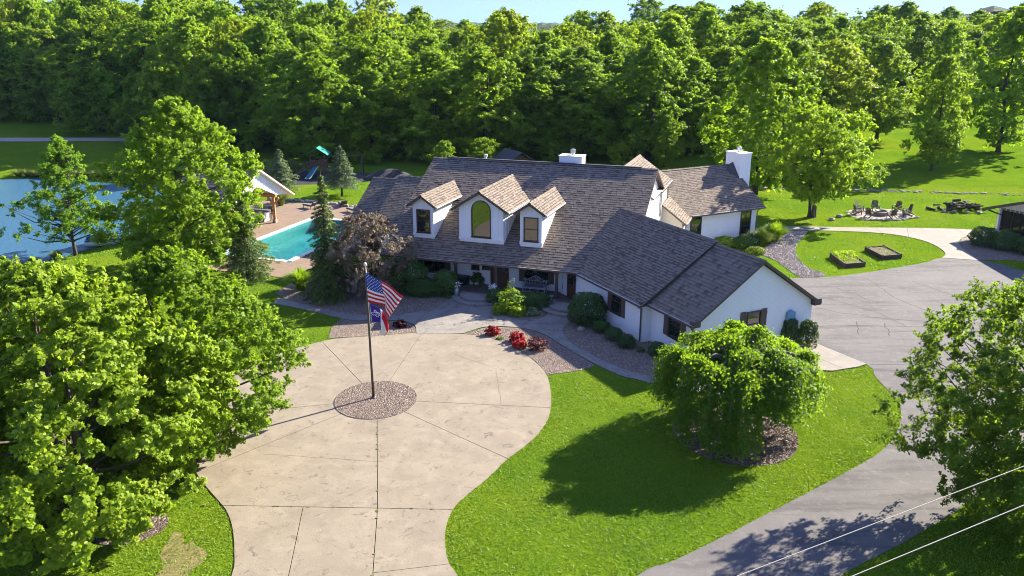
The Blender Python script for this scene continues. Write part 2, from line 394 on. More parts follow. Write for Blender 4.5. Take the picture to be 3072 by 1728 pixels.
def leafmesh(name, C, N, size, material, aspect=.62, tint=None, rng=R, T=None, fold=.12):
    C = np.asarray(C, np.float32); n = len(C); N = np.asarray(N, np.float32)
    N = N / (np.linalg.norm(N, axis=1, keepdims=True) + 1e-6)
    if T is None: T = rng.normal(size=(n, 3)).astype(np.float32)
    T = T - N * (T * N).sum(1, keepdims=True); T /= (np.linalg.norm(T, axis=1, keepdims=True) + 1e-6)
    Bv = np.cross(N, T); s = np.broadcast_to(np.asarray(size, np.float32), (n,))[:, None]
    V = np.empty((n, 4, 3), np.float32)
    V[:, 0] = C - T * s * .5; V[:, 2] = C + T * s * .5
    V[:, 1] = C + Bv * s * aspect * .5 + N * s * fold; V[:, 3] = C - Bv * s * aspect * .5 + N * s * fold
    me = bpy.data.meshes.new(name)
    me.vertices.add(4 * n); me.vertices.foreach_set('co', V.ravel())
    me.loops.add(4 * n); me.loops.foreach_set('vertex_index', np.arange(4 * n, dtype=np.int32))
    me.polygons.add(n); me.polygons.foreach_set('loop_start', np.arange(0, 4 * n, 4, dtype=np.int32))
    if tint is None: tint = rng.random(n)
    me.attributes.new('tint', 'FLOAT', 'FACE').data.foreach_set('value', np.clip(np.asarray(tint, np.float32), 0, 1))
    me.materials.append(MATS[material]); me.update(calc_edges=True)
    return me

def pip(px, py, poly):
    ins = np.zeros(px.shape, bool); n = len(poly); j = n - 1
    for i in range(n):
        xi, yi = poly[i][:2]; xj, yj = poly[j][:2]
        c = ((yi > py) != (yj > py)) & (px < (xj - xi) * (py - yi) / (yj - yi + 1e-12) + xi)
        ins ^= c; j = i
    return ins
def pdist(px, py, poly):
    d = np.full(px.shape, 1e9); n = len(poly)
    for i in range(n):
        ax, ay = poly[i][:2]; bx, by = poly[(i + 1) % n][:2]
        ex, ey = bx - ax, by - ay; t = np.clip(((px - ax) * ex + (py - ay) * ey) / (ex * ex + ey * ey + 1e-9), 0, 1)
        d = np.minimum(d, np.hypot(px - ax - t * ex, py - ay - t * ey))
    return d
def smooth_line(pts, k=4):
    P = [np.array(p, float) for p in pts]; out = []
    for i in range(len(P) - 1):
        p0, p1, p2, p3 = P[max(i - 1, 0)], P[i], P[i + 1], P[min(i + 2, len(P) - 1)]
        for j in range(k):
            t = j / k
            out.append(tuple(.5 * ((2 * p1) + (p2 - p0) * t + (2 * p0 - 5 * p1 + 4 * p2 - p3) * t * t + (3 * p1 - p0 - 3 * p2 + p3) * t ** 3)))
    out.append(tuple(P[-1])); return out
def sstep(a, b, x):
    t = np.clip((x - a) / (b - a), 0, 1); return t * t * (3 - 2 * t)

# ------------------------------------------------------------------ terrain, pond, paving
POND = [(-42.3, 65.9), (-41.2, 67.6), (-40.1, 69.9), (-39.3, 71.7), (-38.4, 74.2), (-37.4, 77), (-36.9, 79.3), (-36.4, 82.8), (-36, 88), (-37.5, 96), (-41, 103), (-46.6, 106.2), (-50.7, 106.4), (-57.9, 108.4), (-63.2, 110.3), (-67.8, 109.3), (-85, 108), (-100, 98), (-100, 75), (-75, 61), (-55, 57)]
def th(x, y):
    x = np.asarray(x, float); y = np.asarray(y, float)
    z = 5.5 * (1 - np.exp(-np.maximum(0, y - 98) * .01)) * sstep(12, 46, x) + 6.5 * (1 - np.exp(-np.maximum(0, y - 128) * .0075)) * sstep(-15, -60, x)
    z += 3.0 * (1 - np.exp(-np.maximum(0, y - 135) * .004))
    z = np.minimum(z, 16 + .0 * x)
    z -= sstep(500, 1200, y) * z * .8
    ins = pip(x, y, POND); d = pdist(x, y, POND)
    z = np.where(ins, -.95 - np.minimum(d * .35, 1.2), z - .95 * (1 - sstep(0, 6.5, d)))
    z = z + .05 * np.sin(x * .31 + 1.3) * np.sin(y * .27) * sstep(75, 95, y)
    return z
def thz(x, y): return float(th(np.array([x]), np.array([y]))[0])
def grow(a, b, n): return list(np.sign(b) * (np.abs(a) + (np.abs(b) - np.abs(a)) * (np.linspace(0, 1, n + 1)[1:] ** 2.2)))
xs = np.array(sorted(grow(-104, -5000, 26)) + list(np.arange(-104, 104.1, 1.3)) + grow(104, 5000, 26))
ys = np.array([-3000, -1200, -500, -200, -90, -40, -15, 0, 8] + list(np.arange(14, 150, 1.3)) + list(150 + (np.linspace(0, 1, 50)[1:] ** 2.3) * 5800))
gx, gy = np.meshgrid(xs, ys); gz = th(gx.ravel(), gy.ravel()).reshape(gx.shape)
me = bpy.data.meshes.new('ground'); nx, ny = len(xs), len(ys)
idx = np.arange(nx * ny).reshape(ny, nx)
quads = np.stack([idx[:-1, :-1], idx[:-1, 1:], idx[1:, 1:], idx[1:, :-1]], -1).reshape(-1, 4)
me.from_pydata(np.stack([gx, gy, gz], -1).reshape(-1, 3).tolist(), [], quads.tolist())
me.materials.append(MATS['grass_ground']); me.polygons.foreach_set('use_smooth', [True] * len(me.polygons))
props(link('ground', me), 'mown green lawn and meadow running out to the wood', kind='structure')

B().ext([(x, y, -1.3) for x, y in POND], (0, 0, .42)).build('pond_water', 'pond_water', kind='structure', label='blue rippled pond water beyond the lawn')

PAVED = []
def flat(name, pts, z, m, thick=.12, parent=None, excl=True, **pr):
    if excl: PAVED.append(pts)
    return B().ext([(p[0], p[1], z - thick) for p in pts], (0, 0, thick)).build(name, m, parent, **pr)
def clip(poly, a, b, off=0.0):                    # keep the left side of the line a->b, moved in by off
    dx, dy = b[0] - a[0], b[1] - a[1]; L = math.hypot(dx, dy); nxx, nyy = -dy / L, dx / L
    f = lambda p: (p[0] - a[0]) * nxx + (p[1] - a[1]) * nyy - off
    out = []
    for i in range(len(poly)):
        p, q = poly[i], poly[(i + 1) % len(poly)]; fp, fq = f(p), f(q)
        if fp >= 0: out.append(p)
        if (fp >= 0) != (fq >= 0):
            t = fp / (fp - fq); out.append((p[0] + (q[0] - p[0]) * t, p[1] + (q[1] - p[1]) * t))
    return out
DR = smooth_line([(3.2, 17), (.4, 20.4), (-1.3, 23.2), (-1.93, 24.92), (-2.26, 25.58), (-2.49, 26.66), (-2.56, 27.95), (-2.36, 29.2), (-1.93, 30.09), (-1.07, 31.51), (-.23, 33.15), (.78, 34.71), (1.58, 36.52), (1.95, 38.28), (2.05, 40.44), (1.92, 42.54), (1.42, 44.25), (.29, 46.4), (-1.43, 48.35), (-3.1, 49.0)])
DL = smooth_line([(-6.1, 49.24), (-8.16, 48.75), (-10.79, 48.19), (-12.08, 47.38), (-13.2, 46.3), (-14.9, 44.2), (-15.9, 41.8), (-16.3, 39.2), (-15.9, 36.6), (-15, 34.2), (-13.5, 31.7), (-11.81, 29.55), (-11.34, 28.91), (-10.78, 27.82), (-10.22, 26.29), (-9.88, 24.92), (-9.9, 22.5), (-11, 19.5), (-13.5, 17)])
DRIVE = DR + DL; PAVED.append(DRIVE)
drive = B().ext([(x, y, -.16) for x, y in DRIVE], (0, 0, .15)).build('driveway', 'crack', kind='structure', label='round concrete drive with joints fanning out from the flagpole')
def slab(poly):
    if len(poly) < 3: return
    B().ext([(x, y, -.008) for x, y in poly], (0, 0, .048)).build('concrete_slab', 'concrete', drive)
C0 = (-7.0, 39.4); JH = ((-12.5, 29.42), (-2.0, 29.08))
upper = clip(DRIVE, JH[0], JH[1], .018); lower = clip(DRIVE, JH[1], JH[0], .018)
rays = [(-11.5, 47.4), (-5.7, 49.2), (2.0, 38.4), (-.2, 33.2), (-5.4, 29.2), (-11.2, 27.8), (-10.7, 35.3), (-11.1, 38.4)]
for i in range(8):
    p, q = rays[i], rays[(i + 1) % 8]             # clockwise
    slab(clip(clip(upper, p, C0, .016), C0, q, .016))
J1, J2 = ((-5.4, 29.2), (-4.0, 17)), ((-8.4, 29.2), (-6.9, 17))
slab(clip(lower, J2[1], J2[0], .016)); mid_ = clip(lower, J2[0], J2[1], .016)
slab(clip(mid_, J1[1], J1[0], .016)); rt_ = clip(mid_, J1[0], J1[1], .016)
slab(clip(rt_, (-4.9, 25.05), (-1.8, 25.65), .012)); slab(clip(rt_, (-1.8, 25.65), (-4.9, 25.05), .012))
isl = [(-7.05 + 2.12 * math.cos(a), 39.38 + 2.3 * math.sin(a)) for a in np.linspace(0, 2 * math.pi, 49)[:-1]]
flat('gravel_island', isl, .065, 'gravel', .09, kind='stuff', label='round bed of tan pebbles at the foot of the flagpole')
def ribbon(b, pts, wd, z):
    for i in range(len(pts) - 1):
        a, c = Vector((*pts[i], z)), Vector((*pts[i + 1], z)); d = (c - a).normalized(); s = Vector((-d.y, d.x, 0)) * wd / 2
        b.add([a - s, c - s, c + s, a + s], [(0, 1, 2, 3)])
def wig(p, q, n, amp, rng):
    return [(p[0] + (q[0] - p[0]) * i / n + (rng.random() - .5) * amp * (0 < i < n), p[1] + (q[1] - p[1]) * i / n + (rng.random() - .5) * amp * (0 < i < n)) for i in range(n + 1)]
cb = B(); rr = random.Random(3)
for p, q in [((-3.4, 45.6), (-1.3, 43.8)), ((-.9, 43.1), (-.55, 38.8)), ((-3.2, 37.6), (-3.9, 36.0)), ((-11.2, 33.6), (-5.7, 32.9)), ((-6.0, 30.9), (-7.4, 29.4)), ((-4.9, 38.6), (-3.8, 40.0)), ((-4.6, 44.4), (-3.2, 46.2))]:
    ribbon(cb, wig(p, q, 7, .06, rr), .022, .0445)
cb.build('hairline_crack', 'crack_soft', drive, kind='stuff')
wb = B()
for (p, q) in (J1, ((-6.62, 37), (-5.4, 29.2)), JH):
    for k in range(9):
        t = rr.random(); x, y = p[0] + (q[0] - p[0]) * t, p[1] + (q[1] - p[1]) * t
        if 24 < y < 37: wb.box((x, y, .045), (.05 + .08 * rr.random(), .04 + .06 * rr.random(), .03))
wb.build('joint_weed', 'weed', drive, kind='stuff')

WUP = smooth_line([(-16.7, 56.3), (-15.8, 55.7), (-13.3, 54.1), (-10.9, 52.85), (-8.7, 52.5), (-6.9, 52.9), (-5.5, 54.0), (-4.7, 55.2), (-4.2, 56.4)])
WR = smooth_line([(-1.2, 55.0), (-1.0, 53.1), (-.2, 52.1), (.8, 51.5), (1.9, 51.9), (2.5, 52.9), (2.6, 54.0)])
WR2 = smooth_line([(4.4, 52.4), (3.5, 50.6), (3.2, 49.5), (3.5, 47.7), (4.3, 46.1), (5.5, 44.3), (6.9, 42.8), (7.9, 42.3), (9.9, 41.3), (12.0, 40.9)])
WL = smooth_line([(11.7, 39.7), (9.7, 40.4), (7.8, 41.3), (6.8, 42.0), (6.0, 42.5), (4.8, 44.1), (3.6, 46.1), (2.7, 47.7), (2.0, 49.0), (.8, 50.0), (-.7, 50.4), (-1.9, 50.2), (-3.1, 49.1)])
WL2 = smooth_line([(-6.0, 49.0), (-6.2, 50.3), (-6.5, 50.9), (-7.3, 51.5), (-8.6, 51.6), (-10.1, 51.5), (-11.3, 51.9), (-13.1, 53.1), (-15.5, 54.5), (-16.6, 55.0)])
WALK = WUP + WR + WR2 + WL + WL2
walk = flat('front_walk', WALK, .012, 'crack', .1, kind='structure', label='curving concrete walk between the porch and the round drive')
cuts = [((-5.6, 52.5), (-6.4, 50.9)), ((-1.6, 56), (-.9, 49)), ((5.6, 44.6), (4.5, 43.6)), ((7.7, 43.2), (7.2, 40.8)), ((1.6, 53), (.4, 49))]
pieces = [WALK]
for a, b_ in [((-6.9, 49.2), (-5.2, 54.6)), ((.1, 49.4), (1.8, 52.6)), ((4.2, 43.9), (5.8, 45.2)), ((7.3, 40.6), (8.0, 43.4)), ((-12.4, 51.4), (-11.2, 54.2))]:
    new = []
    for pc in pieces:
        for q in (clip(pc, a, b_, .014), clip(pc, b_, a, .014)):
            if len(q) > 2: new.append(q)
    pieces = new
for pc in pieces: B().ext([(x, y, .0) for x, y in pc], (0, 0, .05)).build('concrete_slab', 'concrete_walk', walk)

BEDS = {
 'gravel_bed': [
  ('pebble bed with the maroon barberry between walk and drive', [(-11.4, 48.3), (-11.6, 50.2), (-11.3, 51.75), (-10.1, 51.4), (-8.6, 51.5), (-7.2, 51.35), (-6.5, 50.8), (-6.2, 50.1), (-6.05, 49.35), (-7.0, 49.1), (-8.2, 48.8), (-10.1, 48.45)], .03),
  ('crescent pebble bed with four red barberries beside the drive', [(-3.0, 49.05)] + smooth_line([(-1.9, 50.05), (-.7, 50.3), (.8, 49.9), (2.0, 48.85), (2.7, 47.6), (3.6, 46.0), (4.7, 44.0)]) + smooth_line([(4.7, 44.0), (4.3, 43.5), (3.2, 43.0), (1.95, 42.6)]) + smooth_line([(1.95, 42.6), (1.46, 44.3), (.34, 46.4), (-1.4, 48.4), (-3.0, 49.05)])[1:-1], .03),
  ('pebble bed in front of the porch left of the round steps', WUP[4:] + [U(-21.6, 52.7)[:2], U(-27.6, 52.7)[:2], (-13.5, 62.5), (-16.5, 60.5), (-17.2, 57.5)], .026),
  ('small pebble bed between the two sets of porch steps', WR + [U(-15.2, 52.7)[:2], U(-19.2, 52.7)[:2]], .027),
  ('pebble bed with round shrubs along the garage wall', WR2 + [(14.2, 43.0)] + [W(-35.2, 28.7)[:2], W(-39.1, 28.7)[:2], W(-39.1, 28.0)[:2], W(-46.2, 28.0)[:2]], .028)]}
for lb, pts, z in BEDS['gravel_bed']:
    flat('gravel_bed', pts, z, 'gravel', .1, kind='stuff', label=lb)

AS = [(22.1, 61.2), (24.2, 61.5), (26.8, 62.3), (30.6, 64.0), (34.0, 65.7), (35.9, 67.0), (38.7, 66.2), (39.8, 65.0), (40.5, 63.2), (43.2, 61.2), (62, 50)]
AS2 = [(62, 44), (40, 43), (31.4, 39.7), (23.9, 34.1), (20.5, 31.3), (17.6, 28.9), (14.7, 26.9), (12.6, 25.6), (11.7, 25.0), (7, 21.2), (0, 17.2), (-20, 12)]
AS3 = [(-20, 16.5), (-13.5, 17.2), (-4, 16.9), (1.2, 20.8), (4.4, 24.9), (5.9, 25.8), (8.6, 27.7), (11.6, 29.9), (15.1, 32.5), (17.2, 34.3), (18.8, 36.5), (19.8, 38.7), (20.0, 40.4), (20.1, 42.5), (20.3, 44.1), (18.3, 47.6), (17.6, 48.7)]
ASPH = smooth_line(AS) + AS2 + smooth_line(AS3) + [(13.5, 60.0)]
asph = flat('asphalt_drive', ASPH, .018, 'asphalt', .12, kind='structure', label='grey weathered asphalt drive and parking court by the garage')
cr_ = B()
for p, q, n in [((20.8, 54.1), (22.5, 52.9), 6), ((22.5, 52.9), (24.3, 52.1), 6), ((24.3, 52.1), (27.5, 51.2), 8), ((27.3, 61.2), (27.3, 56.3), 10), ((27.3, 56.3), (28.4, 52.9), 8), ((28.4, 52.9), (29.6, 49.2), 8), ((22.4, 56.4), (24.6, 53.4), 7), ((24.6, 53.4), (25.4, 50.4), 6), ((19.6, 50.4), (22.0, 50.6), 6), ((22.0, 50.6), (25.4, 50.4), 7), ((25.4, 50.4), (30.0, 50.0), 9), ((20.5, 44.1), (24.4, 43.9), 5), ((24.0, 58.8), (25.6, 55.2), 6), ((30.4, 60.5), (32.5, 54.8), 8), ((23.6, 48.6), (24.3, 51.0), 6), ((26.2, 48.4), (28.5, 52.7), 8), ((21.8, 49.0), (22.6, 51.4), 5)]:
    ribbon(cr_, wig(p, q, n, .22, rr), .045 + .03 * rr.random(), .022)
cr_.build('sealed_crack', 'crack', asph, kind='stuff')
apr = flat('garage_apron', [(18.4, 47.7), (20.3, 44.1), (19.7, 43.7), (18.0, 43.1), (16.1, 43.3), (15.0, 45.4)], .03, 'crack', .1, kind='structure', label='pale concrete apron at the corner of the garage')
for q in (clip([(18.38, 47.6), (20.28, 44.1), (19.7, 43.72), (18.0, 43.12), (16.1, 43.32), (15.0, 45.4)], (16.6, 47.2), (18.9, 43.0), .012), clip([(18.38, 47.6), (20.28, 44.1), (19.7, 43.72), (18.0, 43.12), (16.1, 43.32), (15.0, 45.4)], (18.9, 43.0), (16.6, 47.2), .012)):
    B().ext([(x, y, .02) for x, y in q], (0, 0, .045)).build('concrete_slab', 'concrete_pale', apr)
WKR = smooth_line([(22.4, 77.2), (24.5, 78.0), (26.8, 78.5), (32.9, 78.0), (38.6, 77.8), (42.9, 77.3), (45.3, 76.2)]) + smooth_line([(44.6, 75.0), (42.7, 74.8), (41.1, 73.8), (39.9, 72.0), (39.2, 69.8), (38.7, 66.25)]) + smooth_line([(35.9, 67.05), (36.8, 68.2), (37.3, 70.2), (37.2, 72.6), (36.0, 74.7), (34.0, 75.9), (29.8, 76.7), (26.2, 76.7), (24.0, 76.1), (22.0, 75.6)])
wkr = flat('garden_walk', WKR, .012, 'crack', .1, kind='structure', label='pale concrete path from the house wing to the barn')
pieces = [WKR]
for a, b_ in [((28, 80), (28, 75)), ((31.4, 80), (31.4, 75)), ((34.9, 80), (34.6, 75)), ((38.4, 79), (36.4, 74.2)), ((42.6, 78), (41.6, 73.6)), ((36.6, 70.6), (40.2, 71.0)), ((25.2, 79.4), (25.2, 75))]:
    pieces = [q for pc in pieces for q in (clip(pc, a, b_, .012), clip(pc, b_, a, .012)) if len(q) > 2]
for pc in pieces: B().ext([(x, y, 0) for x, y in pc], (0, 0, .04)).build('concrete_slab', 'concrete_pale', wkr)
RIV = smooth_line([(26.2, 76.5), (27.8, 76.4), (26.0, 73.0), (24.7, 70.2), (23.9, 67.2), (23.7, 64.3), (24.4, 62.1), (22.9, 61.3), (22.2, 61.6), (22.0, 63.4), (21.8, 66.3), (21.2, 68.2), (22.2, 70.6), (24.2, 73.3)])
flat('river_rock_bed', RIV, .03, 'river_gravel', .1, kind='stuff', label='bed of pale river rock curving beside the oval garden lawn')
flat('gravel_bed', [(39.9, 72.0), (41.1, 73.8), (42.7, 74.8), (44.6, 75.0), (47.6, 73.8), (46.0, 67.6), (42.8, 65.7), (41.1, 66.4), (38.75, 66.4), (39.2, 69.8)], .034, 'gravel', .1, kind='stuff', label='pebble bed under the shrubs in front of the barn')
# pebbles lying on the beds, one mass each
def pebbles(name, poly, n, r0, r1, z, m, label):
    P = np.array([p[:2] for p in poly]); lo, hi = P.min(0), P.max(0)
    q = R.random((n * 3, 2)) * (hi - lo) + lo; q = q[pip(q[:, 0], q[:, 1], poly)][:n]
    b = B(); rg = random.Random(5)
    for x, y in q:
        r = r0 + (r1 - r0) * rg.random(); a = rg.random() * 3.14; ca, sa = math.cos(a), math.sin(a)
        base = [(r, 0, 0), (0, r * .7, 0), (-r, 0, 0), (0, -r * .7, 0), (0, 0, r * .8), (r * .3, r * .2, r * .75)]
        b.add([(x + i * ca - j * sa, y + i * sa + j * ca, z + k) for i, j, k in base[:5]], [(0, 1, 4), (1, 2, 4), (2, 3, 4), (3, 0, 4)], 0, rg.random())
    b.build(name, m, kind='stuff', label=label)
mat('pebble', (.125, .083, .058), (.30, .237, .18), tint=True, rough=.8)
mat('river_rock', (.14, .105, .085), (.42, .37, .315), tint=True, rough=.8)
mat('bark_chip', (.085, .050, .030), (.27, .19, .13), tint=True, rough=.9)
pebbles('island_pebbles', isl, 5200, .02, .045, .06, 'pebble', 'loose tan pebbles on the round island')
for k, (lb, pts, z) in enumerate(BEDS['gravel_bed']):
    pebbles('bed_pebbles', pts, (1500, 3200, 4200, 1200, 3600)[k], .025, .05, z - .004, 'pebble', 'loose pebbles on the ' + lb[:40])
pebbles('river_rocks', RIV, 3800, .05, .12, .02, 'river_rock', 'fist sized pale river rocks in the curving bed')
RING = [(10.6 + 2.9 * math.cos(a) * (1 + .04 * math.sin(3 * a)), 35.5 + 2.9 * math.sin(a)) for a in np.linspace(0, 2 * math.pi, 41)[:-1]]
flat('mulch_ring', RING, .03, 'mulch', .06, kind='stuff', label='dark bark mulch ring under the weeping tree')
pebbles('mulch_chips', RING, 5200, .03, .075, .022, 'bark_chip', 'scattered bark chips under the weeping tree')
flat('mulch_ring', [(-14.9 + 1.5 * math.cos(a), 28.0 + 1.3 * math.sin(a)) for a in np.linspace(0, 2 * math.pi, 33)[:-1]], .03, 'mulch', .06, kind='stuff', label='dark mulch under the big maple at lower left')
# creek of stones on the right lawn, gravel lane far left
cr2 = B(); rg = random.Random(11)
CRK = smooth_line([(27.5, 99.6), (30.3, 99.0), (33.7, 98.0), (40.5, 97.2), (47, 96.0), (53.5, 95.1), (62, 94.0)], 12)
for x, y in CRK:
    for k in range(7):
        r = .07 + .17 * rg.random() ** 2; px_, py_ = x + rg.uniform(-.3, .3), y + rg.uniform(-.6, .6)
        if rg.random() < .35: continue
        cr2.blob((px_, py_, thz(px_, py_) + r * .25), (r * 1.3, r, r * .6), rg, 6, 4)
cr2.build('creek_stones', 'stone', kind='stuff', label='line of stones marking the ditch across the right lawn')
lane = [(x, 137.2 + .02 * (x + 80) ** 2 / 10 + s) for s, xr in ((0, range(-110, -60, 4)), (2.6, range(-62, -111, -4))) for x in xr]
bl = B()
for i in range(12):
    x0, x1 = -110 + 4 * i, -106 + 4 * i
    q = [(x, y) for x, y in ((x0, 137.0), (x1, 137.0), (x1, 140.2), (x0, 140.2))]
    bl.add([(x, y, thz(x, y) + .06) for x, y in q], [(0, 1, 2, 3)])
bl.build('gravel_lane', 'gravel_path', kind='structure', label='pale gravel lane beyond the pond')

# ------------------------------------------------------------------ the house
house = thing('house', 'large white painted brick house with grey shingle roofs and three dormers', 'house', U(-18, 57, 0))
Z = Vector((0, 0, 1))
uv3 = Vector((u_[0], u_[1], 0)); vv3 = Vector((v_[0], v_[1], 0)); wv3 = Vector((w_[0], w_[1], 0)); nv3 = Vector((n_[0], n_[1], 0))
ga3 = Vector((math.cos(AG), math.sin(AG), 0)); gb3 = Vector((-math.sin(AG), math.cos(AG), 0))
def slab_pts(b, pts, t=.13):
    pts = [Vector(p) for p in pts]; n = (pts[1] - pts[0]).cross(pts[2] - pts[0]).normalized()
    if n.z < 0: n = -n
    b.ext(pts, -n * t)
rs = random.Random(21)
def tabs(o, a, upv, La, Lb, keep=None, e=.205, offa=0.0):
    """yield (list of 8 verts, tint) for the shingle tabs covering a roof plane"""
    n = a.cross(upv).normalized()
    if n.z < 0: n = -n
    j = 0; y = -.03
    while y < Lb - .05:
        x = -rs.random() * .3; ye = min(y + e + .03, Lb)
        while x < La:
            wd = rs.choice((.16, .22, .28, .34)); x0, x1 = max(x, 0), min(x + wd, La)
            if x1 - x0 > .05:
                c = o + a * ((x0 + x1) / 2) + upv * (y + e / 2)
                if keep is None or keep(c):
                    t = rs.choice((.008, .011, .016)); g = .006
                    P = lambda i, k, h: o + a * i + upv * k + n * h
                    ym = y + e * rs.choice((.55, .62, .7)); tm = t * .45 + .004
                    vs = [P(x0 + g, y, .0), P(x1 - g, y, .0), P(x1 - g, ye, .0), P(x0 + g, ye, .0), P(x0 + g, y, t), P(x1 - g, y, t), P(x1 - g, ye, .004), P(x0 + g, ye, .004), P(x0 + g, ym, tm), P(x1 - g, ym, tm)]
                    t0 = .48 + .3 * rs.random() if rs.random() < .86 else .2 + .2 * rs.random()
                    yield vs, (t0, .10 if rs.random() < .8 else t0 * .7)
            x += wd
        y += e; j += 1
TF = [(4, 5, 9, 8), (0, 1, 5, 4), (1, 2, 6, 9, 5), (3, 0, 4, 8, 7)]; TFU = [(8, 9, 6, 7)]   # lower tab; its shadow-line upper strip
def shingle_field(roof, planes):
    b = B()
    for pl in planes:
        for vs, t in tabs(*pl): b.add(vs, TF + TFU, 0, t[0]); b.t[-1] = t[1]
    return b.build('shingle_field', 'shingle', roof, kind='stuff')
def ridge_cap(b, p, q, wdt=.30):
    p, q = Vector(p), Vector(q); L = (q - p).length; k = max(1, int(L / .3)); d = (q - p) / k
    s = (q - p).cross(Z).normalized() * wdt / 2
    for i in range(k):
        a0, a1 = p + d * i, p + d * (i + 1.06); h = .03 + .012 * (i % 2)
        b.add([a0 - s - Z * .06, a0 + Z * h, a0 + s - Z * .06, a1 - s - Z * .06, a1 + Z * (h - .012), a1 + s - Z * .06], [(0, 1, 4, 3), (1, 2, 5, 4), (0, 2, 1)], 0, .3 + .4 * rs.random())
def plane_up(h, s): return (h + Z * s).normalized()

S_M, S_1, S_2 = .55, .634, .667
zm = lambda v: 2.7 + S_M * (v - 53.0)
z1 = lambda n: 2.7 + S_1 * (n - 28.1) if n < 33.1 else 5.87 - S_1 * (n - 33.1)
z2 = lambda n: 2.7 + S_2 * (n - 28.6) if n < 33.1 else 5.70 - S_2 * (n - 33.1)
zg = lambda b: 3.0 + .653 * b
def to_uv(p): return p.x * u_[0] + p.y * u_[1], p.x * v_[0] + p.y * v_[1]
def to_wn(p): return p.x * w_[0] + p.y * w_[1], p.x * n_[0] + p.y * n_[1]
DORM = [(-25.65, .82, 1.2, 6.0, 6.8, 'L'), (-21.1, 1.7, 2.17, 6.0, 7.36, 'C'), (-17.34, .8, 1.2, 6.0, 6.79, 'R')]

# walls
b = B()
b.ext([U(-28.1, v, z) for v, z in ((54.9, -.3), (54.9, 3.56), (62.9, 7.91), (70.9, 3.55), (70.9, -.3))], uv3 * 17.75)
b.build('wall', 'painted_brick', house)
B().ext([U(u, 63.0, z) for u, z in ((-15.4, -.3), (-15.4, 5.95), (-12.9, 7.72), (-10.4, 5.95), (-10.4, -.3))], vv3 * 7.9).build('wall', 'white_siding', house)
bt = B()                                                                # vertical siding boards of the end gable
for k in range(46):
    v = 55.6 + k * .335
    top = min(zm(v) - .25, 7.89 - S_M * (v - 62.9)) if v < 65 else 5.8
    if v < 70.8 and top > 3.4:
        bt.box(U(-10.33 if v < 68.6 else -10.38, v, (3.3 + top) / 2), (.035, .05, top - 3.3), Matrix.Rotation(AU, 3, 'Z'))
bt.build('siding_boards', 'white_siding', house, kind='stuff')
B().ext([W(-50, n, z) for n, z in ((27.98, -.3), (27.98, z1(27.98) - .2), (33.1, 5.63), (38.2, z1(38.2) - .2), (38.2, -.3))], wv3 * 10.7).build('wall', 'painted_brick', house)
B().ext([W(-40, n, z) for n, z in ((28.62, -.3), (28.62, z2(28.62) - .2), (33.1, 5.48), (37.5, z2(37.5) - .2), (37.5, -.3))], wv3 * 4.85).build('wall', 'painted_brick', house)
B().ext([G(-11, bb, z) for bb, z in ((.45, -.3), (.45, 3.08), (4.75, 5.88), (9.05, 3.08), (9.05, -.3))], ga3 * 10.65).build('wall', 'painted_brick', house)
B().ext([U(-10.38, 68.5, -.3), U(-8.6, 68.5, -.3), U(-8.6, 68.5, 2.9), U(-10.38, 68.5, 4.25)], vv3 * 4).build('wall', 'beige_wall', house)
B().ext([U(-35.7, v, z) for v, z in ((62.0, -.3), (62.0, 2.7), (66.3, 5.3), (70.6, 2.7), (70.6, -.3))], uv3 * 2.6).build('wall', 'painted_brick', house)
B().ext([U(-33.2, v, z) for v, z in ((61.9, -.3), (61.9, 2.85), (66.4, 5.55), (70.8, 2.85), (70.8, -.3))], uv3 * 5.2).build('wall', 'painted_brick', house)

# main roof
def under_garage(p):
    w, n = to_wn(p); return -50 < w and n < 38 and z1(n) > p.z + .03
def keep_main(p):
    u, v = to_uv(p)
    if under_garage(p): return False
    for c, hw, *_ in DORM:
        if abs(u - c) < hw - .1 and v > 54.75 and v < 60.0: return False
    return True
b = B()
slab_pts(b, [U(-28.45, 52.75, zm(52.75)), U(-9.96, 52.75, zm(52.75)), U(-9.96, 62.9, 8.145), U(-28.45, 62.9, 8.145)])
slab_pts(b, [U(-28.45, 62.9, 8.145), U(-9.96, 62.9, 8.145), U(-9.96, 66.8, 6.0), U(-15.75, 66.8, 6.0), U(-15.75, 71.2, 3.58), U(-28.45, 71.2, 3.58)])
roof = b.build('roof', 'brown_trim', house)
upM = plane_up(vv3, S_M); LM = (62.9 - 52.75) * math.hypot(1, S_M)
upMr = plane_up(-vv3, S_M)
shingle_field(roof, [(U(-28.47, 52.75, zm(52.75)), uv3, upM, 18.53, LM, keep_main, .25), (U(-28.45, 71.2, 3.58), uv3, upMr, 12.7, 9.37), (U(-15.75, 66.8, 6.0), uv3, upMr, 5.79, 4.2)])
b = B(); ridge_cap(b, U(-28.47, 62.9, 8.18), U(-9.95, 62.9, 8.18), .34); b.build('ridge_cap', 'shingle', roof)
# raised ridge vent that shades the top courses
B().ext([U(-27.2, 62.82, 8.20), U(-11.2, 62.82, 8.20), U(-11.2, 63.05, 8.20), U(-27.2, 63.05, 8.20)], Z * .07).build('ridge_vent', 'shed_roof', roof)

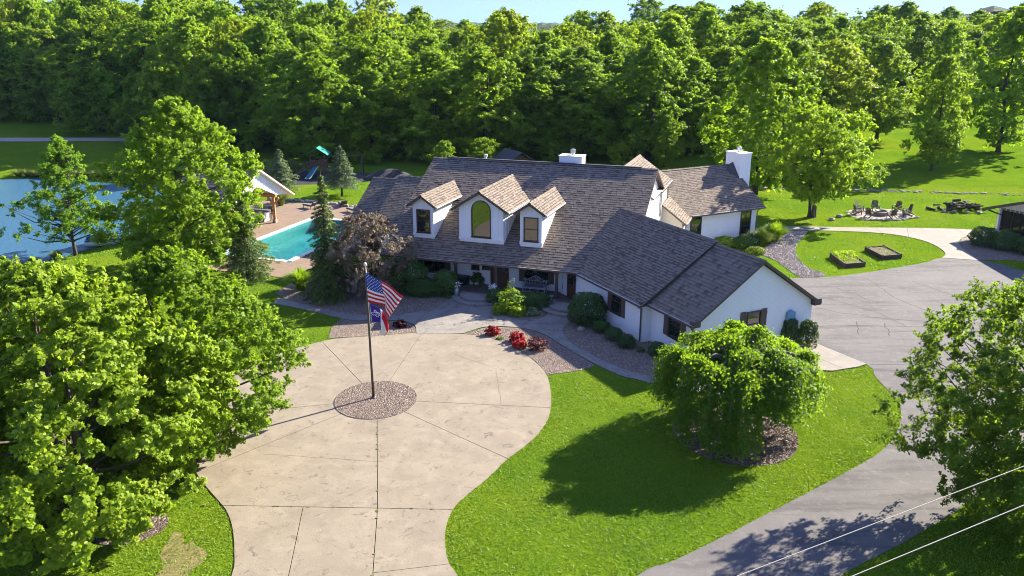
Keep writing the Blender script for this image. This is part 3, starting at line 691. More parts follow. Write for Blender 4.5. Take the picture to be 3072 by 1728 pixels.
# garage roofs
def above_main(p):
    u, v = to_uv(p); return p.z > zm(v) - .02 or u > -10
b = B()
slab_pts(b, [W(-50, 27.75, z1(27.75)), W(-39.1, 27.75, z1(27.75)), W(-39.1, 33.1, 5.87), W(-50, 33.1, 5.87)])
slab_pts(b, [W(-47.5, 33.1, 5.87), W(-39.1, 33.1, 5.87), W(-39.1, 38.5, z1(38.5)), W(-47.5, 38.5, z1(38.5))])
roof = b.build('roof', 'brown_trim', house)
up1 = plane_up(nv3, S_1); L1 = 5.35 * math.hypot(1, S_1)
shingle_field(roof, [(W(-50, 27.73, z1(27.73)), wv3, up1, 10.92, L1, above_main), (W(-47.5, 38.5, z1(38.5)), wv3, plane_up(-nv3, S_1), 8.4, 6.3)])
b = B(); ridge_cap(b, W(-39.08, 33.1, 5.9), W(-49, 33.1, 5.9)); b.build('ridge_cap', 'shingle', roof)
b = B()
slab_pts(b, [W(-40.2, 28.3, z2(28.3)), W(-34.8, 28.3, z2(28.3)), W(-34.8, 33.1, 5.70), W(-40.2, 33.1, 5.70)])
slab_pts(b, [W(-40.2, 33.1, 5.70), W(-34.8, 33.1, 5.70), W(-34.8, 37.92, z2(37.92)), W(-40.2, 37.92, z2(37.92))])
roof2 = b.build('roof', 'brown_trim', house)
up2 = plane_up(nv3, S_2); L2 = 4.8 * math.hypot(1, S_2)
shingle_field(roof2, [(W(-40.0, 37.92, z2(37.92)), wv3, plane_up(-nv3, S_2), 5.2, 5.78)])
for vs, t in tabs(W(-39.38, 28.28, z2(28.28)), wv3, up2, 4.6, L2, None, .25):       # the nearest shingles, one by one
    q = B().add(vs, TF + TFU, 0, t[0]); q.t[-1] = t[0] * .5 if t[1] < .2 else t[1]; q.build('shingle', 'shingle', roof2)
b = B(); ridge_cap(b, W(-34.78, 33.1, 5.73), W(-39.5, 33.1, 5.73)); b.build('ridge_cap', 'shingle', roof2)

# right wing roof, cross gable roof, low lean-to
b = B()
slab_pts(b, [G(-11.5, -.1, zg(-.1)), G(.12, -.1, zg(-.1)), G(.12, 4.75, zg(4.75)), G(-11.5, 4.75, zg(4.75))])
slab_pts(b, [G(-11.5, 4.75, zg(4.75)), G(.12, 4.75, zg(4.75)), G(.12, 9.6, zg(-.1)), G(-11.5, 9.6, zg(-.1))])
roof = b.build('roof', 'brown_trim', house)
def keep_wing(p):
    a_, b_ = (p - GE).dot(ga3), (p - GE).dot(gb3); u, v = to_uv(p)
    if a_ > -.3 and 3.05 < b_ < 5.1: return False
    return not (u < -10.3 and v < 71)
shingle_field(roof, [(G(-11.5, -.12, zg(-.12)), ga3, plane_up(gb3, .653), 11.64, 4.87 * math.hypot(1, .653), keep_wing), (G(-11.5, 9.6, zg(-.1)), ga3, plane_up(-gb3, .653), 11.6, 5.8)])
b = B(); ridge_cap(b, G(-9.5, 4.75, zg(4.75) + .03), G(-.3, 4.75, zg(4.75) + .03)); b.build('ridge_cap', 'shingle', roof)
b = B()
slab_pts(b, [U(-10.05, 62.3, 5.96), U(-10.05, 71.2, 5.96), U(-12.9, 71.2, 7.95), U(-12.9, 62.3, 7.95)])
slab_pts(b, [U(-15.75, 62.3, 5.96), U(-15.75, 71.2, 5.96), U(-12.9, 71.2, 7.95), U(-12.9, 62.3, 7.95)])
roof = b.build('roof', 'brown_trim', house)
shingle_field(roof, [(U(-10.03, 62.4, 5.945), vv3, plane_up(-uv3, .698), 8.8, 3.49, lambda p: p.z > 8.145 - S_M * (to_uv(p)[1] - 62.9) - .02)])
b = B(); ridge_cap(b, U(-12.9, 71.2, 7.98), U(-12.9, 62.6, 7.98)); b.build('ridge_cap', 'shingle', roof)
b = B(); slab_pts(b, [U(-8.25, 68.2, 2.83), U(-8.25, 72.6, 2.83), U(-10.42, 72.6, 4.46), U(-10.42, 68.2, 4.46)])
roof = b.build('roof', 'brown_trim', house)
def keep_lean(p):
    a_, b_ = (p - GE).dot(ga3), (p - GE).dot(gb3); return p.z > zg(b_) - .03
shingle_field(roof, [(U(-8.23, 68.2, 2.815), vv3, plane_up(-uv3, .75), 4.4, 2.7, keep_lean)])
# left wings
b = B()
slab_pts(b, [U(-36.05, 61.4, 2.52), U(-33.2, 61.4, 2.52), U(-33.2, 66.3, 5.5), U(-36.05, 66.3, 5.5)])
slab_pts(b, [U(-36.05, 66.3, 5.5), U(-33.2, 66.3, 5.5), U(-33.2, 71.2, 2.52), U(-36.05, 71.2, 2.52)])
slab_pts(b, [U(-33.5, 61.1, 2.58), U(-28.2, 61.1, 2.58), U(-28.2, 66.4, 5.76), U(-33.5, 66.4, 5.76)])
slab_pts(b, [U(-33.5, 66.4, 5.76), U(-28.2, 66.4, 5.76), U(-28.2, 71.7, 2.58), U(-33.5, 71.7, 2.58)])
roof = b.build('roof', 'brown_trim', house)
shingle_field(roof, [(U(-36.07, 61.38, 2.51), uv3, plane_up(vv3, .608), 2.6, 4.92 * math.hypot(1, .608)), (U(-33.52, 61.08, 2.57), uv3, plane_up(vv3, .6), 5.3, 5.32 * math.hypot(1, .6))])
b = B(); ridge_cap(b, U(-36.05, 66.3, 5.53), U(-33.4, 66.3, 5.53)); ridge_cap(b, U(-33.52, 66.4, 5.79), U(-28.4, 66.4, 5.79)); b.build('ridge_cap', 'shingle', roof)

# windows, shutters, doors
def RM(r, nrm): return Matrix((Vector(r), Vector(nrm), Z)).transposed()
def window(c, r, nrm, w, h, cols=1, rows=2, fr=.065, label=None, arch=False, name='window', grid=False):
    """c: middle of the opening on the wall face, r: unit vector to the right, nrm: outward"""
    M = RM(r, nrm); c = Vector(c); b = B()
    for s in (-1, 1): b.box(c + r * s * (w / 2 - fr / 2) + nrm * .03, (fr, .1, h), M)
    b.box(c - Z * (h / 2 - fr / 2) + nrm * .03, (w - 2 * fr, .1, fr), M); b.box(c - Z * (h / 2 + .03) + nrm * .05, (w + .08, .14, .06), M)
    if not arch: b.box(c + Z * (h / 2 - fr / 2) + nrm * .03, (w - 2 * fr, .1, fr), M)
    else:
        top = c + Z * (h / 2); rad = w / 2; N = 14
        for k in range(N):
            a0, a1 = math.pi * k / N, math.pi * (k + 1) / N
            P = lambda a, q, o: top + r * q * math.cos(a) + Z * q * math.sin(a) + nrm * o
            b.ext([P(a0, rad, -.02), P(a1, rad, -.02), P(a1, rad - fr, -.02), P(a0, rad - fr, -.02)], nrm * .1)
    o = b.build(name, 'bronze_frame', house)
    if label: o['label'] = label
    iw, ih = w - 2 * fr, h - (fr if arch else 2 * fr)
    zc = c + Z * (fr / 2 if arch else 0)
    p = B()
    if arch:
        pts = [c + r * s * iw / 2 - Z * (h / 2 - fr) for s in (-1, 1)] + [c + Z * (h / 2) + r * (iw / 2) * math.cos(a) + Z * (iw / 2) * math.sin(a) for a in np.linspace(0, math.pi, 15)]
        p.ext([q + nrm * .012 for q in pts], nrm * .012)
    else: p.box(zc + nrm * .018, (iw, .012, ih), M)
    p.build('pane', 'glass', o)
    if rows > 1 or cols > 1:
        g = B()
        for k in range(1, rows): g.box(zc + Z * (ih * k / rows - ih / 2) + nrm * .04, (iw, .05, .045 if rows == 2 else .03), M)
        for k in range(1, cols): g.box(zc + r * (iw * k / cols - iw / 2) + nrm * .042, (.04 if not grid else .025, .05, ih), M)
        g.build('glazing_bar', 'bronze_frame', o)
    return o
def shutter(c, r, nrm, w, h):
    M = RM(r, nrm); c = Vector(c); b = B()
    for k in (-1, 0, 1): b.box(c + r * k * w / 3 + nrm * .025, (w / 3 - .012, .035, h), M)
    s = b.build('shutter', 'shutter_brown', house)
    for k in (-1, 1): B().box(c + Z * k * h * .36 + nrm * .055, (w - .02, .03, .1), M).build('batten', 'shutter_brown', s)
fv = -vv3
window(U(-25.05, 54.9, 1.62), uv3, fv, 1.75, 1.5, 2, 1)
for x in (-26.2, -23.95): shutter(U(x, 54.9, 1.62), uv3, fv, .42, 1.5)
window(U(-21.75, 54.9, 1.75), uv3, fv, .62, .75, 1, 1); window(U(-20.9, 54.9, 1.78), uv3, fv, .62, .62, 1, 1)
window(U(-17.03, 54.9, 1.55), uv3, fv, 1.8, 1.5, 2, 1)
for x in (-18.15, -15.92): shutter(U(x, 54.9, 1.55), uv3, fv, .42, 1.5)
def door(c, r, nrm, w, h, lite):
    M = RM(r, nrm); c = Vector(c); b = B(); b.box(c + nrm * .03, (w, .06, h), M)
    d = b.build('door', 'door_wood', house)
    f = B()
    for s in (-1, 1): f.box(c + r * s * (w / 2 + .04) + nrm * .04, (.08, .1, h + .08), M)
    f.box(c + Z * (h / 2 + .04) + nrm * .04, (w, .1, .08), M); f.build('door_frame', 'white_trim' if lite == 2 else 'bronze_frame', d)
    if lite: B().box(c + Z * h * .2 + nrm * .066, (w * .55, .012, h * .42), M).build('pane', 'glass', d)
    for zz in (-.32, -.08) if lite else (-.3, .05, .32): B().box(c + Z * h * zz + nrm * .07, (w * .62, .02, h * .16), M).build('door_panel', 'door_wood', d)
    B().lathe([(.012, 0), (.03, .02), (.03, .04), (.01, .06)], c + r * (w * .42) + nrm * .08).build('handle', 'steel', d)
door(U(-19.62, 54.9, 1.36), uv3, fv, .78, 2.1, 1); door(U(-20.28, 54.9, 1.36), uv3, fv, .38, 2.1, 0)
wl = -nv3
door(W(-47.85, 27.98, 1.36), wv3, wl, .9, 2.1, 1)
window(W(-42.16, 27.98, 1.8), wv3, wl, 1.05, 1.55)
for x in (-43.0, -41.4): shutter(W(x, 27.98, 1.78), wv3, wl, .42, 1.66)
window(W(-36.93, 28.62, 1.8), wv3, wl, 1.1, 1.55)
for x in (-37.78, -36.1): shutter(W(x, 28.62, 1.78), wv3, wl, .42, 1.66)
window(W(-35.15, 32.9, 1.8), nv3, wv3, 1.06, 1.6)
for x in (32.1, 33.68): shutter(W(-35.15, x, 1.8), nv3, wv3, .42, 1.7)
window(G(-1.6, .45, 1.6), ga3, -gb3, 1.2, 2.2, 2, 3, grid=True); window(G(-7.3, .45, 1.7), ga3, -gb3, 1.2, 2.2, 1, 1)
window(U(-10.36, 67.1, 4.6), vv3, uv3, .8, 1.7, 1, 2)
window(U(-34.2, 62.0, 1.5), uv3, fv, 1.3, 1.6, 1, 1)
window(G(-.35, 6.6, 1.6), gb3, ga3, 1.0, 1.9)

# dormers
for c, hw, rw, ze, zr, nm in DORM:
    v0 = 54.5; s = (zr - ze) / rw
    zw = zr - .16 - s * hw
    b = B(); b.ext([U(c - hw, v0, 3.2), U(c + hw, v0, 3.2), U(c + hw, v0, zw), U(c, v0, zr - .16), U(c - hw, v0, zw)], vv3 * 5.6)
    d = b.build('dormer', 'white_siding', house)
    t = B(); M = RM(uv3, fv)
    for sg in (-1, 1): t.box(U(c + sg * (hw - .06), v0 - .02, (3.7 + zw) / 2), (.13, .06, zw - 3.75), M)
    t.box(U(c, v0 - .03, 3.8), (hw * 2 + .08, .08, .2), M)
    t.build('corner_board', 'white_trim', d)
    bt = B()
    for k in range(1, 12):
        v = v0 + k * .36; zlo = zm(v)
        if zw - zlo > .12:
            for sg in (-1, 1): bt.box(U(c + sg * (hw + .012), v, (zlo + zw) / 2), (.03, .05, zw - zlo), Matrix.Rotation(AU, 3, 'Z'))
    for k in ((0,) if hw < 1 else (-2, -1, 1, 2)):
        x = k * (.48 if hw > 1 else 0); top = zr - .2 - s * abs(x); bot = 5.75 if hw < 1 else 4.1
        if not (hw > 1 and abs(k) == 1): bt.box(U(c + x * (1.35 if hw > 1 else 1), v0 - .012, (bot + top - .3 * (hw > 1)) / 2), (.05, .03, top - bot - .3 * (hw > 1)), M)
    bt.build('siding_batten', 'white_trim', d, kind='stuff')
    r = B(); vf = 54.05; vb = 60.8 if hw < 1 else 61.9
    for sg in (-1, 1): slab_pts(r, [U(c + sg * rw, vf, ze), U(c + sg * rw, vb, ze), U(c, vb, zr), U(c, vf, zr)], .17)
    rf = r.build('roof', 'brown_trim', house)
    abv = lambda p: p.z > zm(to_uv(p)[1]) - .03
    shingle_field(rf, [(U(c + sg * (rw + .01), vf - .02, ze - .007), vv3, plane_up(-uv3 * sg, s), vb - vf, rw * math.hypot(1, s), abv) for sg in (1, -1)])
    rc = B(); ridge_cap(rc, U(c, vf, zr + .03), U(c, 53.0 + (zr - 2.7) / S_M - .1, zr + .03), .26); rc.build('ridge_cap', 'shingle', rf)
    g = B(); ve = 53.0 + (ze - 2.7) / S_M - .05
    for sg in (-1, 1): g.bar(U(c + sg * (rw + .05), vf, ze - .06), U(c + sg * (rw + .05), ve, ze - .06), .1, .1)
    g.build('gutter', 'gutter_guard', rf)
    if hw < 1: window(U(c, v0, 4.82), uv3, fv, 1.08, 1.72, 1, 2)
    else:
        window(U(c, v0, 4.93), uv3, fv, 1.5, 1.95, 1, 1, arch=True, label='tall round-headed window in the middle dormer')
        tr = B(); N = 16
        for k in range(N):
            a0, a1 = math.pi * k / N, math.pi * (k + 1) / N; P = lambda a, q: U(c + q * math.cos(a), v0, 5.9 + q * math.sin(a))
            tr.ext([P(a0, .76), P(a1, .76), P(a1, .86), P(a0, .86)], fv * .05)
        for sg in (-1, 1): tr.box(U(c + sg * .81, v0 - .025, 4.92), (.1, .05, 1.96), M)
        tr.build('arch_trim', 'white_trim', d)

# gutters, downspouts, eave returns
def gutter(p, q, roofpart=None):
    g = B(); g.bar(p, q, .13, .12); o = g.build('gutter', 'gutter_metal', house)
    k = B(); p, q = Vector(p), Vector(q); L = (q - p).length; nseg = max(1, int(L / 1.0)); d = (q - p) / nseg
    for i in range(nseg): k.bar(p + d * (i + .03) + Z * .065, p + d * (i + .95) + Z * .065, .1, .015)
    k.build('gutter_guard', 'gutter_guard', o)
gutter(U(-28.4, 52.68, 2.46), U(-13.35, 52.68, 2.46)); gutter(W(-46.8, 27.68, 2.4), W(-39.12, 27.68, 2.4)); gutter(W(-39.35, 28.23, 2.42), W(-34.82, 28.23, 2.42))
gutter(G(-8.2, -.17, 2.87), G(.1, -.17, 2.87)); gutter(U(-9.98, 65.4, 5.9), U(-9.98, 71.2, 5.9)); gutter(U(-8.18, 68.25, 2.77), U(-8.18, 71.6, 2.77)); gutter(U(-36, 61.33, 2.45), U(-33.4, 61.33, 2.45))
def spout(pts):
    B().tube(pts, .05, 6).build('downspout', 'gutter_metal', house)
spout([W(-39.3, 27.66, 2.42), W(-39.3, 27.68, 2.3), W(-39.38, 27.9, 2.2), W(-39.38, 27.9, 1.9), W(-39.38, 27.9, .1)])
spout([W(-34.95, 28.22, 2.42), W(-35.0, 28.3, 2.25), W(-35.2, 28.52, 2.15), W(-35.22, 28.54, 1.9), W(-35.22, 28.54, .1)])
spout([G(-.05, -.15, 2.85), G(-.2, .2, 2.7), G(-.3, .38, 2.5), G(-.3, .38, .1)]); spout([U(-36.0, 61.35, 2.4), U(-35.75, 61.9, 2.2), U(-35.75, 61.92, .1)])
spout([U(-9.95, 71.0, 5.8), U(-10.1, 71.0, 5.6), U(-10.3, 71.0, 5.5), U(-10.3, 71.0, 4.4)])
def eave_return(c, M, s): B().box(c, s, M).build('eave_return', 'brown_trim', house)
MW = RM(nv3, wv3)
eave_return(W(-34.98, 28.52, 2.52), MW, (.5, .33, .34)); eave_return(W(-34.98, 37.62, 2.55), MW, (.55, .33, .38)); eave_return(W(-39.3, 28.0, 2.5), MW, (.5, .2, .3))
# soffit boards under the rakes, light fascia along the porch
B().bar(U(-28.2, 53.22, 2.42), U(-13.9, 53.22, 2.42), .2, .26).build('porch_beam', 'brown_trim', house)
for pu in (-26.6, -22.62, -19.5, -15.05):
    b = B(); b.box(U(pu, 53.22, 1.3), (.19, .19, 1.98), Matrix.Rotation(AU, 3, 'Z')); b.box(U(pu, 53.22, .4), (.26, .26, .2), Matrix.Rotation(AU, 3, 'Z')); b.box(U(pu, 53.22, 2.2), (.28, .28, .18), Matrix.Rotation(AU, 3, 'Z'))
    b.build('porch_post', 'brown_trim', house)
B().ext([U(-27.7, 52.7, .0), U(-13.9, 52.7, .0), W(-46.6, 27.98, 0), W(-49.4, 27.98, 0), U(-14.9, 54.9, 0), U(-27.7, 54.9, 0)], Z * .3).build('porch_floor', 'porch_floor', house)
def half_steps(cu, cv, rot, nm):
    for r, z0, z1_, m in ((1.95, -.05, .15, 'step_stone'), (1.42, .15, .296, 'step_stone')):
        pts = [U(cu + r * math.cos(a), cv - r * math.sin(a), z0) for a in np.linspace(-.25 + rot, math.pi + .25 + rot, 25)]
        s = B().ext(pts, Z * (z1_ - z0)).build('porch_step', m, house)
        N = 15
        for k in range(N):                                             # the curved bullnose blocks of each tread
            a0, a1 = -.2 + rot + (math.pi + .4) * k / N + .01, -.2 + rot + (math.pi + .4) * (k + 1) / N - .01
            P = lambda a, q: U(cu + q * math.cos(a), cv - q * math.sin(a), z1_ - .09)
            B().ext([P(a0, r - .26), P(a1, r - .26), P(a1, r + .04), P(a0, r + .04)], Z * .11).build('tread_block', 'step_stone', s)
half_steps(-20.5, 52.55, 0, 'a'); half_steps(-13.9, 52.45, .5, 'b')

# chimneys, vents, meter
M_ = Matrix.Rotation(AG, 3, 'Z')
ch = B().box(G(.37, 4.1, 3.5), (1.25, 2.0, 7.5), M_).build('chimney', 'painted_brick', house)
B().box(G(.37, 4.1, 7.29), (1.37, 2.12, .08), M_).build('chimney_cap', 'white_trim', ch)
B().lathe([(.17, 0), (.17, .15), (.24, .16), (.24, .42), (.1, .5)], G(.37, 4.1, 7.33)).build('flue', 'steel', ch)
cs = B(); cs.add([G(-.27, 3.0, zg(3.0) + .03), G(-.27, 5.15, zg(4.35) + .05), G(-1.0, 4.1, zg(4.1) + .04), G(-.27, 4.1, zg(4.75) + .35)], [(0, 3, 2), (3, 1, 2), (0, 2, 1)], 0, .3); cs.build('flashing', 'shed_roof', ch)
MU = Matrix.Rotation(AU, 3, 'Z')
ch = B().box(U(-16.95, 63.9, 6.2), (1.85, 1.1, 5.0), MU).build('chimney', 'white_siding', house)
B().box(U(-16.95, 63.9, 8.73), (1.95, 1.2, .06), MU).build('chimney_cap', 'white_trim', ch)
B().lathe([(.14, 0), (.14, .16), (.2, .17), (.2, .44), (.08, .5)], U(-16.9, 63.9, 8.76)).build('flue', 'steel', ch)
B().lathe([(.1, 0), (.1, .75), (.15, .76), (.16, .92), (.1, .96)], U(-24.1, 63.4, 7.6)).build('vent_pipe', 'pipe_white', house)
b = B(); b.box(W(-35.05, 35.72, 1.75), (.6, .2, .75), RM(nv3, wv3)); b.ext([W(-35.15, 35.4, 2.12), W(-35.15, 36.04, 2.12), W(-35.15, 35.72, 2.28)], wv3 * .22); b.build('meter_box', 'meter_blue', house)
b = B(); b.lathe([(.03, 0), (.09, .06), (.09, .26), (.04, .33), (.01, .4)], W(-47.3, 27.85, 1.7), 8); b.build('wall_lantern', 'black_plastic', house)
b = B(); b.lathe([(.05, 0), (.13, .06), (.13, .36), (.05, .45), (.01, .52)], U(-8.5, 68.3, 1.9), 8); b.build('wall_lantern', 'black_plastic', house)
PAVED += [[tuple(U(*p)[:2]) for p in ((-28.2, 52.7), (-13.9, 52.7), (-10.3, 54.9), (-10.3, 69), (-28.2, 69))], [tuple(W(*p)[:2]) for p in ((-50, 27.9), (-39.2, 27.9), (-35.1, 28.6), (-35.1, 37.5), (-50, 38.2))]]

# ------------------------------------------------------------------ trees and plants
def unit(n, rng):
    d = rng.normal(size=(n, 3)); return d / np.linalg.norm(d, axis=1, keepdims=True)
PROF = {
 'round': lambda t: np.sqrt(np.clip(1 - (2 * t - 1) ** 2, 0, 1)) ** .8,
 'oval': lambda t: np.clip(np.sin(np.pi * np.clip(t, 0, 1) ** .75), 0, 1) ** .65,
 'egg': lambda t: np.clip((1 - t) ** .6 * (t + .12) ** .28 * 1.25, 0, 1),
 'cone': lambda t: np.clip((1 - t) ** .85, .04, 1) * np.clip(.55 + t * 4, 0, 1),
 'vase': lambda t: np.clip(.35 + .9 * t, 0, 1) * np.sqrt(np.clip(1 - t ** 4, 0, 1)),
}
def crown_leaves(rng, H, Rad, base, prof, ncl, nl, cr, ls, flat=.72, outw=.8, up=.6, rand=.55, lobes=.22, upright=0.0, tipbias=.5):
    t = rng.random(ncl) ** .85; ph = rng.random(ncl) * 2 * np.pi
    lob = 1 + lobes * np.sin(ph * 2 + rng.random() * 6) * np.cos(t * 5 + rng.random() * 6) + lobes * np.sin(ph * 3 + t * 7 + rng.random() * 6) + lobes * .7 * rng.normal(size=ncl) * .6
    rr_ = Rad * PROF[prof](t) * lob * (rng.random(ncl) ** tipbias)
    c = np.stack([rr_ * np.cos(ph), rr_ * np.sin(ph), base + t * (H - base)], 1)
    crs = cr * (.45 + 1.1 * rng.random(ncl) ** 1.5) * (1 - .35 * t)
    k = (nl * (crs / crs.mean()) ** 1.6).astype(int) + 4; ci = np.repeat(np.arange(ncl), k); n = len(ci)
    nsh = 7; shd = unit(ncl * nsh, rng).reshape(ncl, nsh, 3) + np.array([0, 0, .25 + upright])
    oc = c * np.array([1, 1, 0]); oc /= (np.linalg.norm(oc, axis=1, keepdims=True) + .3); shd = shd + .45 * oc[:, None, :]
    shd /= np.linalg.norm(shd, axis=2, keepdims=True); shl = .55 + .75 * rng.random((ncl, nsh))
    si = rng.integers(nsh, size=n); q = rng.random(n) ** .6
    d = shd[ci, si]; r = crs[ci] * shl[ci, si] * q
    jit = unit(n, rng) * (crs[ci] * (.16 + .24 * (1 - q)) * rng.random(n) ** .5)[:, None]
    P = c[ci] + d * r[:, None] * np.array([1, 1, .55 + .45 * flat]) + jit
    d = d * .6 + unit(n, rng) * .4
    out = P * np.array([1, 1, 0]); out /= (np.linalg.norm(out, axis=1, keepdims=True) + .3)
    N = .55 * d + outw * out * .6 + np.array([0, 0, up]) + rand * rng.normal(size=(n, 3))
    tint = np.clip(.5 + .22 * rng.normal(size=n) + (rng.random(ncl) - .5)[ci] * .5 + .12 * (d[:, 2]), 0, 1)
    S = ls * (.65 + .7 * rng.random(n))
    keep = P[:, 2] > .15
    return P[keep], N[keep], S[keep], tint[keep], c, crs
def trunk_mesh(rng, H, r0, base, centers, nlimb, mname, stems=1, lean=.03):
    b = B(); tops = []
    for s in range(stems):
        a = 2 * math.pi * s / stems + .4; off = 0 if stems == 1 else r0 * 1.6
        x0, y0 = off * math.cos(a), off * math.sin(a); lx, ly = rng.normal() * lean * H + x0 * 2.2, rng.normal() * lean * H + y0 * 2.2
        hs = [0, .06, .25, .5, .75, .93]; pts = [(x0 + lx * h ** 1.4 + rng.normal() * .02 * H * h, y0 + ly * h ** 1.4 + rng.normal() * .02 * H * h, H * h - (.25 if h == 0 else 0)) for h in hs]
        rad = [r0 * 1.5, r0 * 1.05, r0 * .85, r0 * .6, r0 * .33, r0 * .08]
        b.tube(pts, rad, 8); tops.append((pts, rad))
    order = rng.permutation(len(centers))[:nlimb]
    for i in order:
        c = centers[i]; pts, rad = tops[int(rng.integers(len(tops)))]
        zt = max(base * .7, min(c[2] - .3 * math.hypot(c[0], c[1]) - .5, H * .88))
        k = 0
        while k < len(pts) - 2 and pts[k + 1][2] < zt: k += 1
        f = (zt - pts[k][2]) / max(1e-3, pts[k + 1][2] - pts[k][2]); f = min(max(f, 0), 1)
        st = np.array(pts[k]) * (1 - f) + np.array(pts[k + 1]) * f; rs_ = (rad[k] * (1 - f) + rad[k + 1] * f) * .55
        md = st * .5 + c * .5 + np.array([0, 0, -.05 * np.linalg.norm(c - st)]) + rng.normal(size=3) * .06 * np.linalg.norm(c - st)
        b.tube([st, md, c], [max(rs_, .02), max(rs_ * .6, .015), .012], 5, cap=False)
    return b.mesh('trunk', mname, smooth=True)
def tree_kind(seed, H, Rad, base, prof, ncl, nl, cr, ls, leaf, bark='bark', nlimb=26, r0=None, stems=1, lean=.03, aspect=.62, **kw):
    rng = np.random.default_rng(seed)
    P, N, S, T, c, crs = crown_leaves(rng, H, Rad, base, prof, ncl, nl, cr, ls, **kw)
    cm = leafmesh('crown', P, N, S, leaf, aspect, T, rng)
    tm = trunk_mesh(rng, H * .95, r0 or H * .014, base, c, nlimb, bark, stems, lean)
    return tm, cm
def plant_tree(kind, x, y, label, group=None, rz=0.0, s=1.0, sz=None, name='tree', cat='tree', z=None):
    e = thing(name, label, cat, (x, y, thz(x, y) if z is None else z), group)
    e.rotation_euler = (0, 0, rz); e.scale = (s, s, sz or s)
    link('trunk', kind[0], e); link('crown', kind[1], e)
    return e
def spruce_kind(seed, H, Rad, leaf, droop=.35, nwh=26, ls=.16, dens=1.0, bark='bark', base=.25):
    rng = np.random.default_rng(seed); C, N, T, S = [], [], [], []; b = B()
    b.tube([(0, 0, -.2), (0, 0, H * .5), (0, 0, H)], [H * .018 + .03, H * .012, .01], 7)
    for i in range(nwh):
        t = (i + .3) / nwh; z = base + t * (H - base - .15); L = Rad * (1 - t) ** .85 * (.8 + .35 * rng.random()) + .08
        nb = int(6 + 4 * (1 - t)); a0 = rng.random() * 6.28
        for k in range(nb):
            a = a0 + 2 * math.pi * k / nb + rng.normal() * .2; l = L * (.65 + .5 * rng.random()); dz = -droop * l + rng.normal() * .05
            tip = np.array([l * math.cos(a), l * math.sin(a), z + dz + .12 * l]); st = np.array([0, 0, z])
            b.tube([st, st * .5 + tip * .5 + np.array([0, 0, .06 * l]), tip], [.02, .014, .006], 4, cap=False)
            m = int((14 + 46 * l) * dens); q = rng.random(m) ** .7
            pos = st + (tip - st) * q[:, None]; pos[:, 2] += .24 * l * q * (1 - q)
            side = np.array([-math.sin(a), math.cos(a), 0]); w = (rng.random(m) - .5) * .75 * l * (1 - q * .75)
            pos = pos + side * w[:, None] - np.array([0, 0, 1]) * (np.abs(w) * .25 + rng.random(m) * .22 * droop)[:, None] + rng.normal(size=(m, 3)) * .03
            dirv = (tip - st) / np.linalg.norm(tip - st) + side * np.sign(w)[:, None] * .7 + np.array([0, 0, -.25])
            C.append(pos); T.append(dirv + rng.normal(size=(m, 3)) * .25); N.append(np.array([0, 0, 1.]) + .5 * np.array([math.cos(a), math.sin(a), 0]) + rng.normal(size=(m, 3)) * .45); S.append(ls * (.7 + .7 * rng.random(m)))
    C, N, T, S = map(np.concatenate, (C, N, T, S)); n = len(C)
    rad = np.hypot(C[:, 0], C[:, 1])
    tint = np.clip(.35 + .2 * rng.normal(size=n) + .25 * rad / Rad, 0, 1)
    return b.mesh('trunk', bark, smooth=True), leafmesh('crown', C, N, S, leaf, .34, tint, rng, T)

# the big trees near the camera
K = tree_kind(101, 10.4, 5.7, .5, 'oval', 600, 215, .74, .15, 'leaf_maple', nlimb=45, r0=.2, stems=4, lean=.05, aspect=.85, upright=.55, lobes=.08, tipbias=.42)
plant_tree(K, -16.3, 27.2, 'big multi-stemmed maple with pale green leaves filling the lower left corner', name='maple_tree', s=1.0)
K = tree_kind(103, 9.4, 4.8, .6, 'oval', 700, 190, .66, .128, 'leaf_maple', nlimb=30, r0=.17, stems=2, aspect=.75, upright=.4, lobes=.07, tipbias=.4)
plant_tree(K, -14.3, 33.0, 'dense small-leaved tree overhanging the left rim of the round drive', name='shade_tree')
K = tree_kind(105, 9.2, 5.0, .9, 'oval', 290, 190, .8, .155, 'leaf_maple', nlimb=60, r0=.18, stems=2, aspect=.85, upright=.5)
plant_tree(K, -21.3, 32.6, 'leafy maple at the left edge of the photo below the pond lawn', name='maple_tree')
K = tree_kind(107, 9.4, 5.3, .9, 'round', 660, 190, .74, .135, 'leaf_olive', nlimb=40, r0=.16, stems=2, aspect=.5, lobes=.13, tipbias=.42)
plant_tree(K, 19.9, 27.8, 'small-leaved tree at the right edge overhanging the asphalt drive', name='shade_tree')
K = tree_kind(109, 12.8, 5.8, .5, 'oval', 600, 150, .95, .195, 'leaf_young', nlimb=80, r0=.2, aspect=.8, upright=.5, lobes=.13, tipbias=.42)
plant_tree(K, -25.4, 63.2, 'tall bright green tree between the pond and the pool pavilion', name='maple_tree')
K = tree_kind(111, 10.4, 4.2, 1.9, 'cone', 230, 200, .7, .17, 'leaf_cypress', nlimb=110, r0=.15, aspect=.4, flat=.4, lobes=.35, tipbias=.55, rand=.6)
plant_tree(K, -38.7, 71.2, 'feathery young cypress with a bare trunk on the pond shore', name='cypress_tree')
plant_tree(spruce_kind(113, 9.1, 2.0, 'leaf_spruce', .45, 34, .17), -13.0, 56.2, 'tall narrow spruce with drooping limbs beside the pool', name='spruce_tree')
plant_tree(spruce_kind(115, 6.4, 2.3, 'leaf_spruce', .3, 26, .17), -20.3, 61.2, 'dark spruce at the near corner of the pool', name='spruce_tree')
plant_tree(spruce_kind(117, 5.2, 2.3, 'leaf_bluespruce', .12, 20, .2, .9, base=.3), -27.0, 96.4, 'bluish spruce left of the wooden playset', name='spruce_tree')
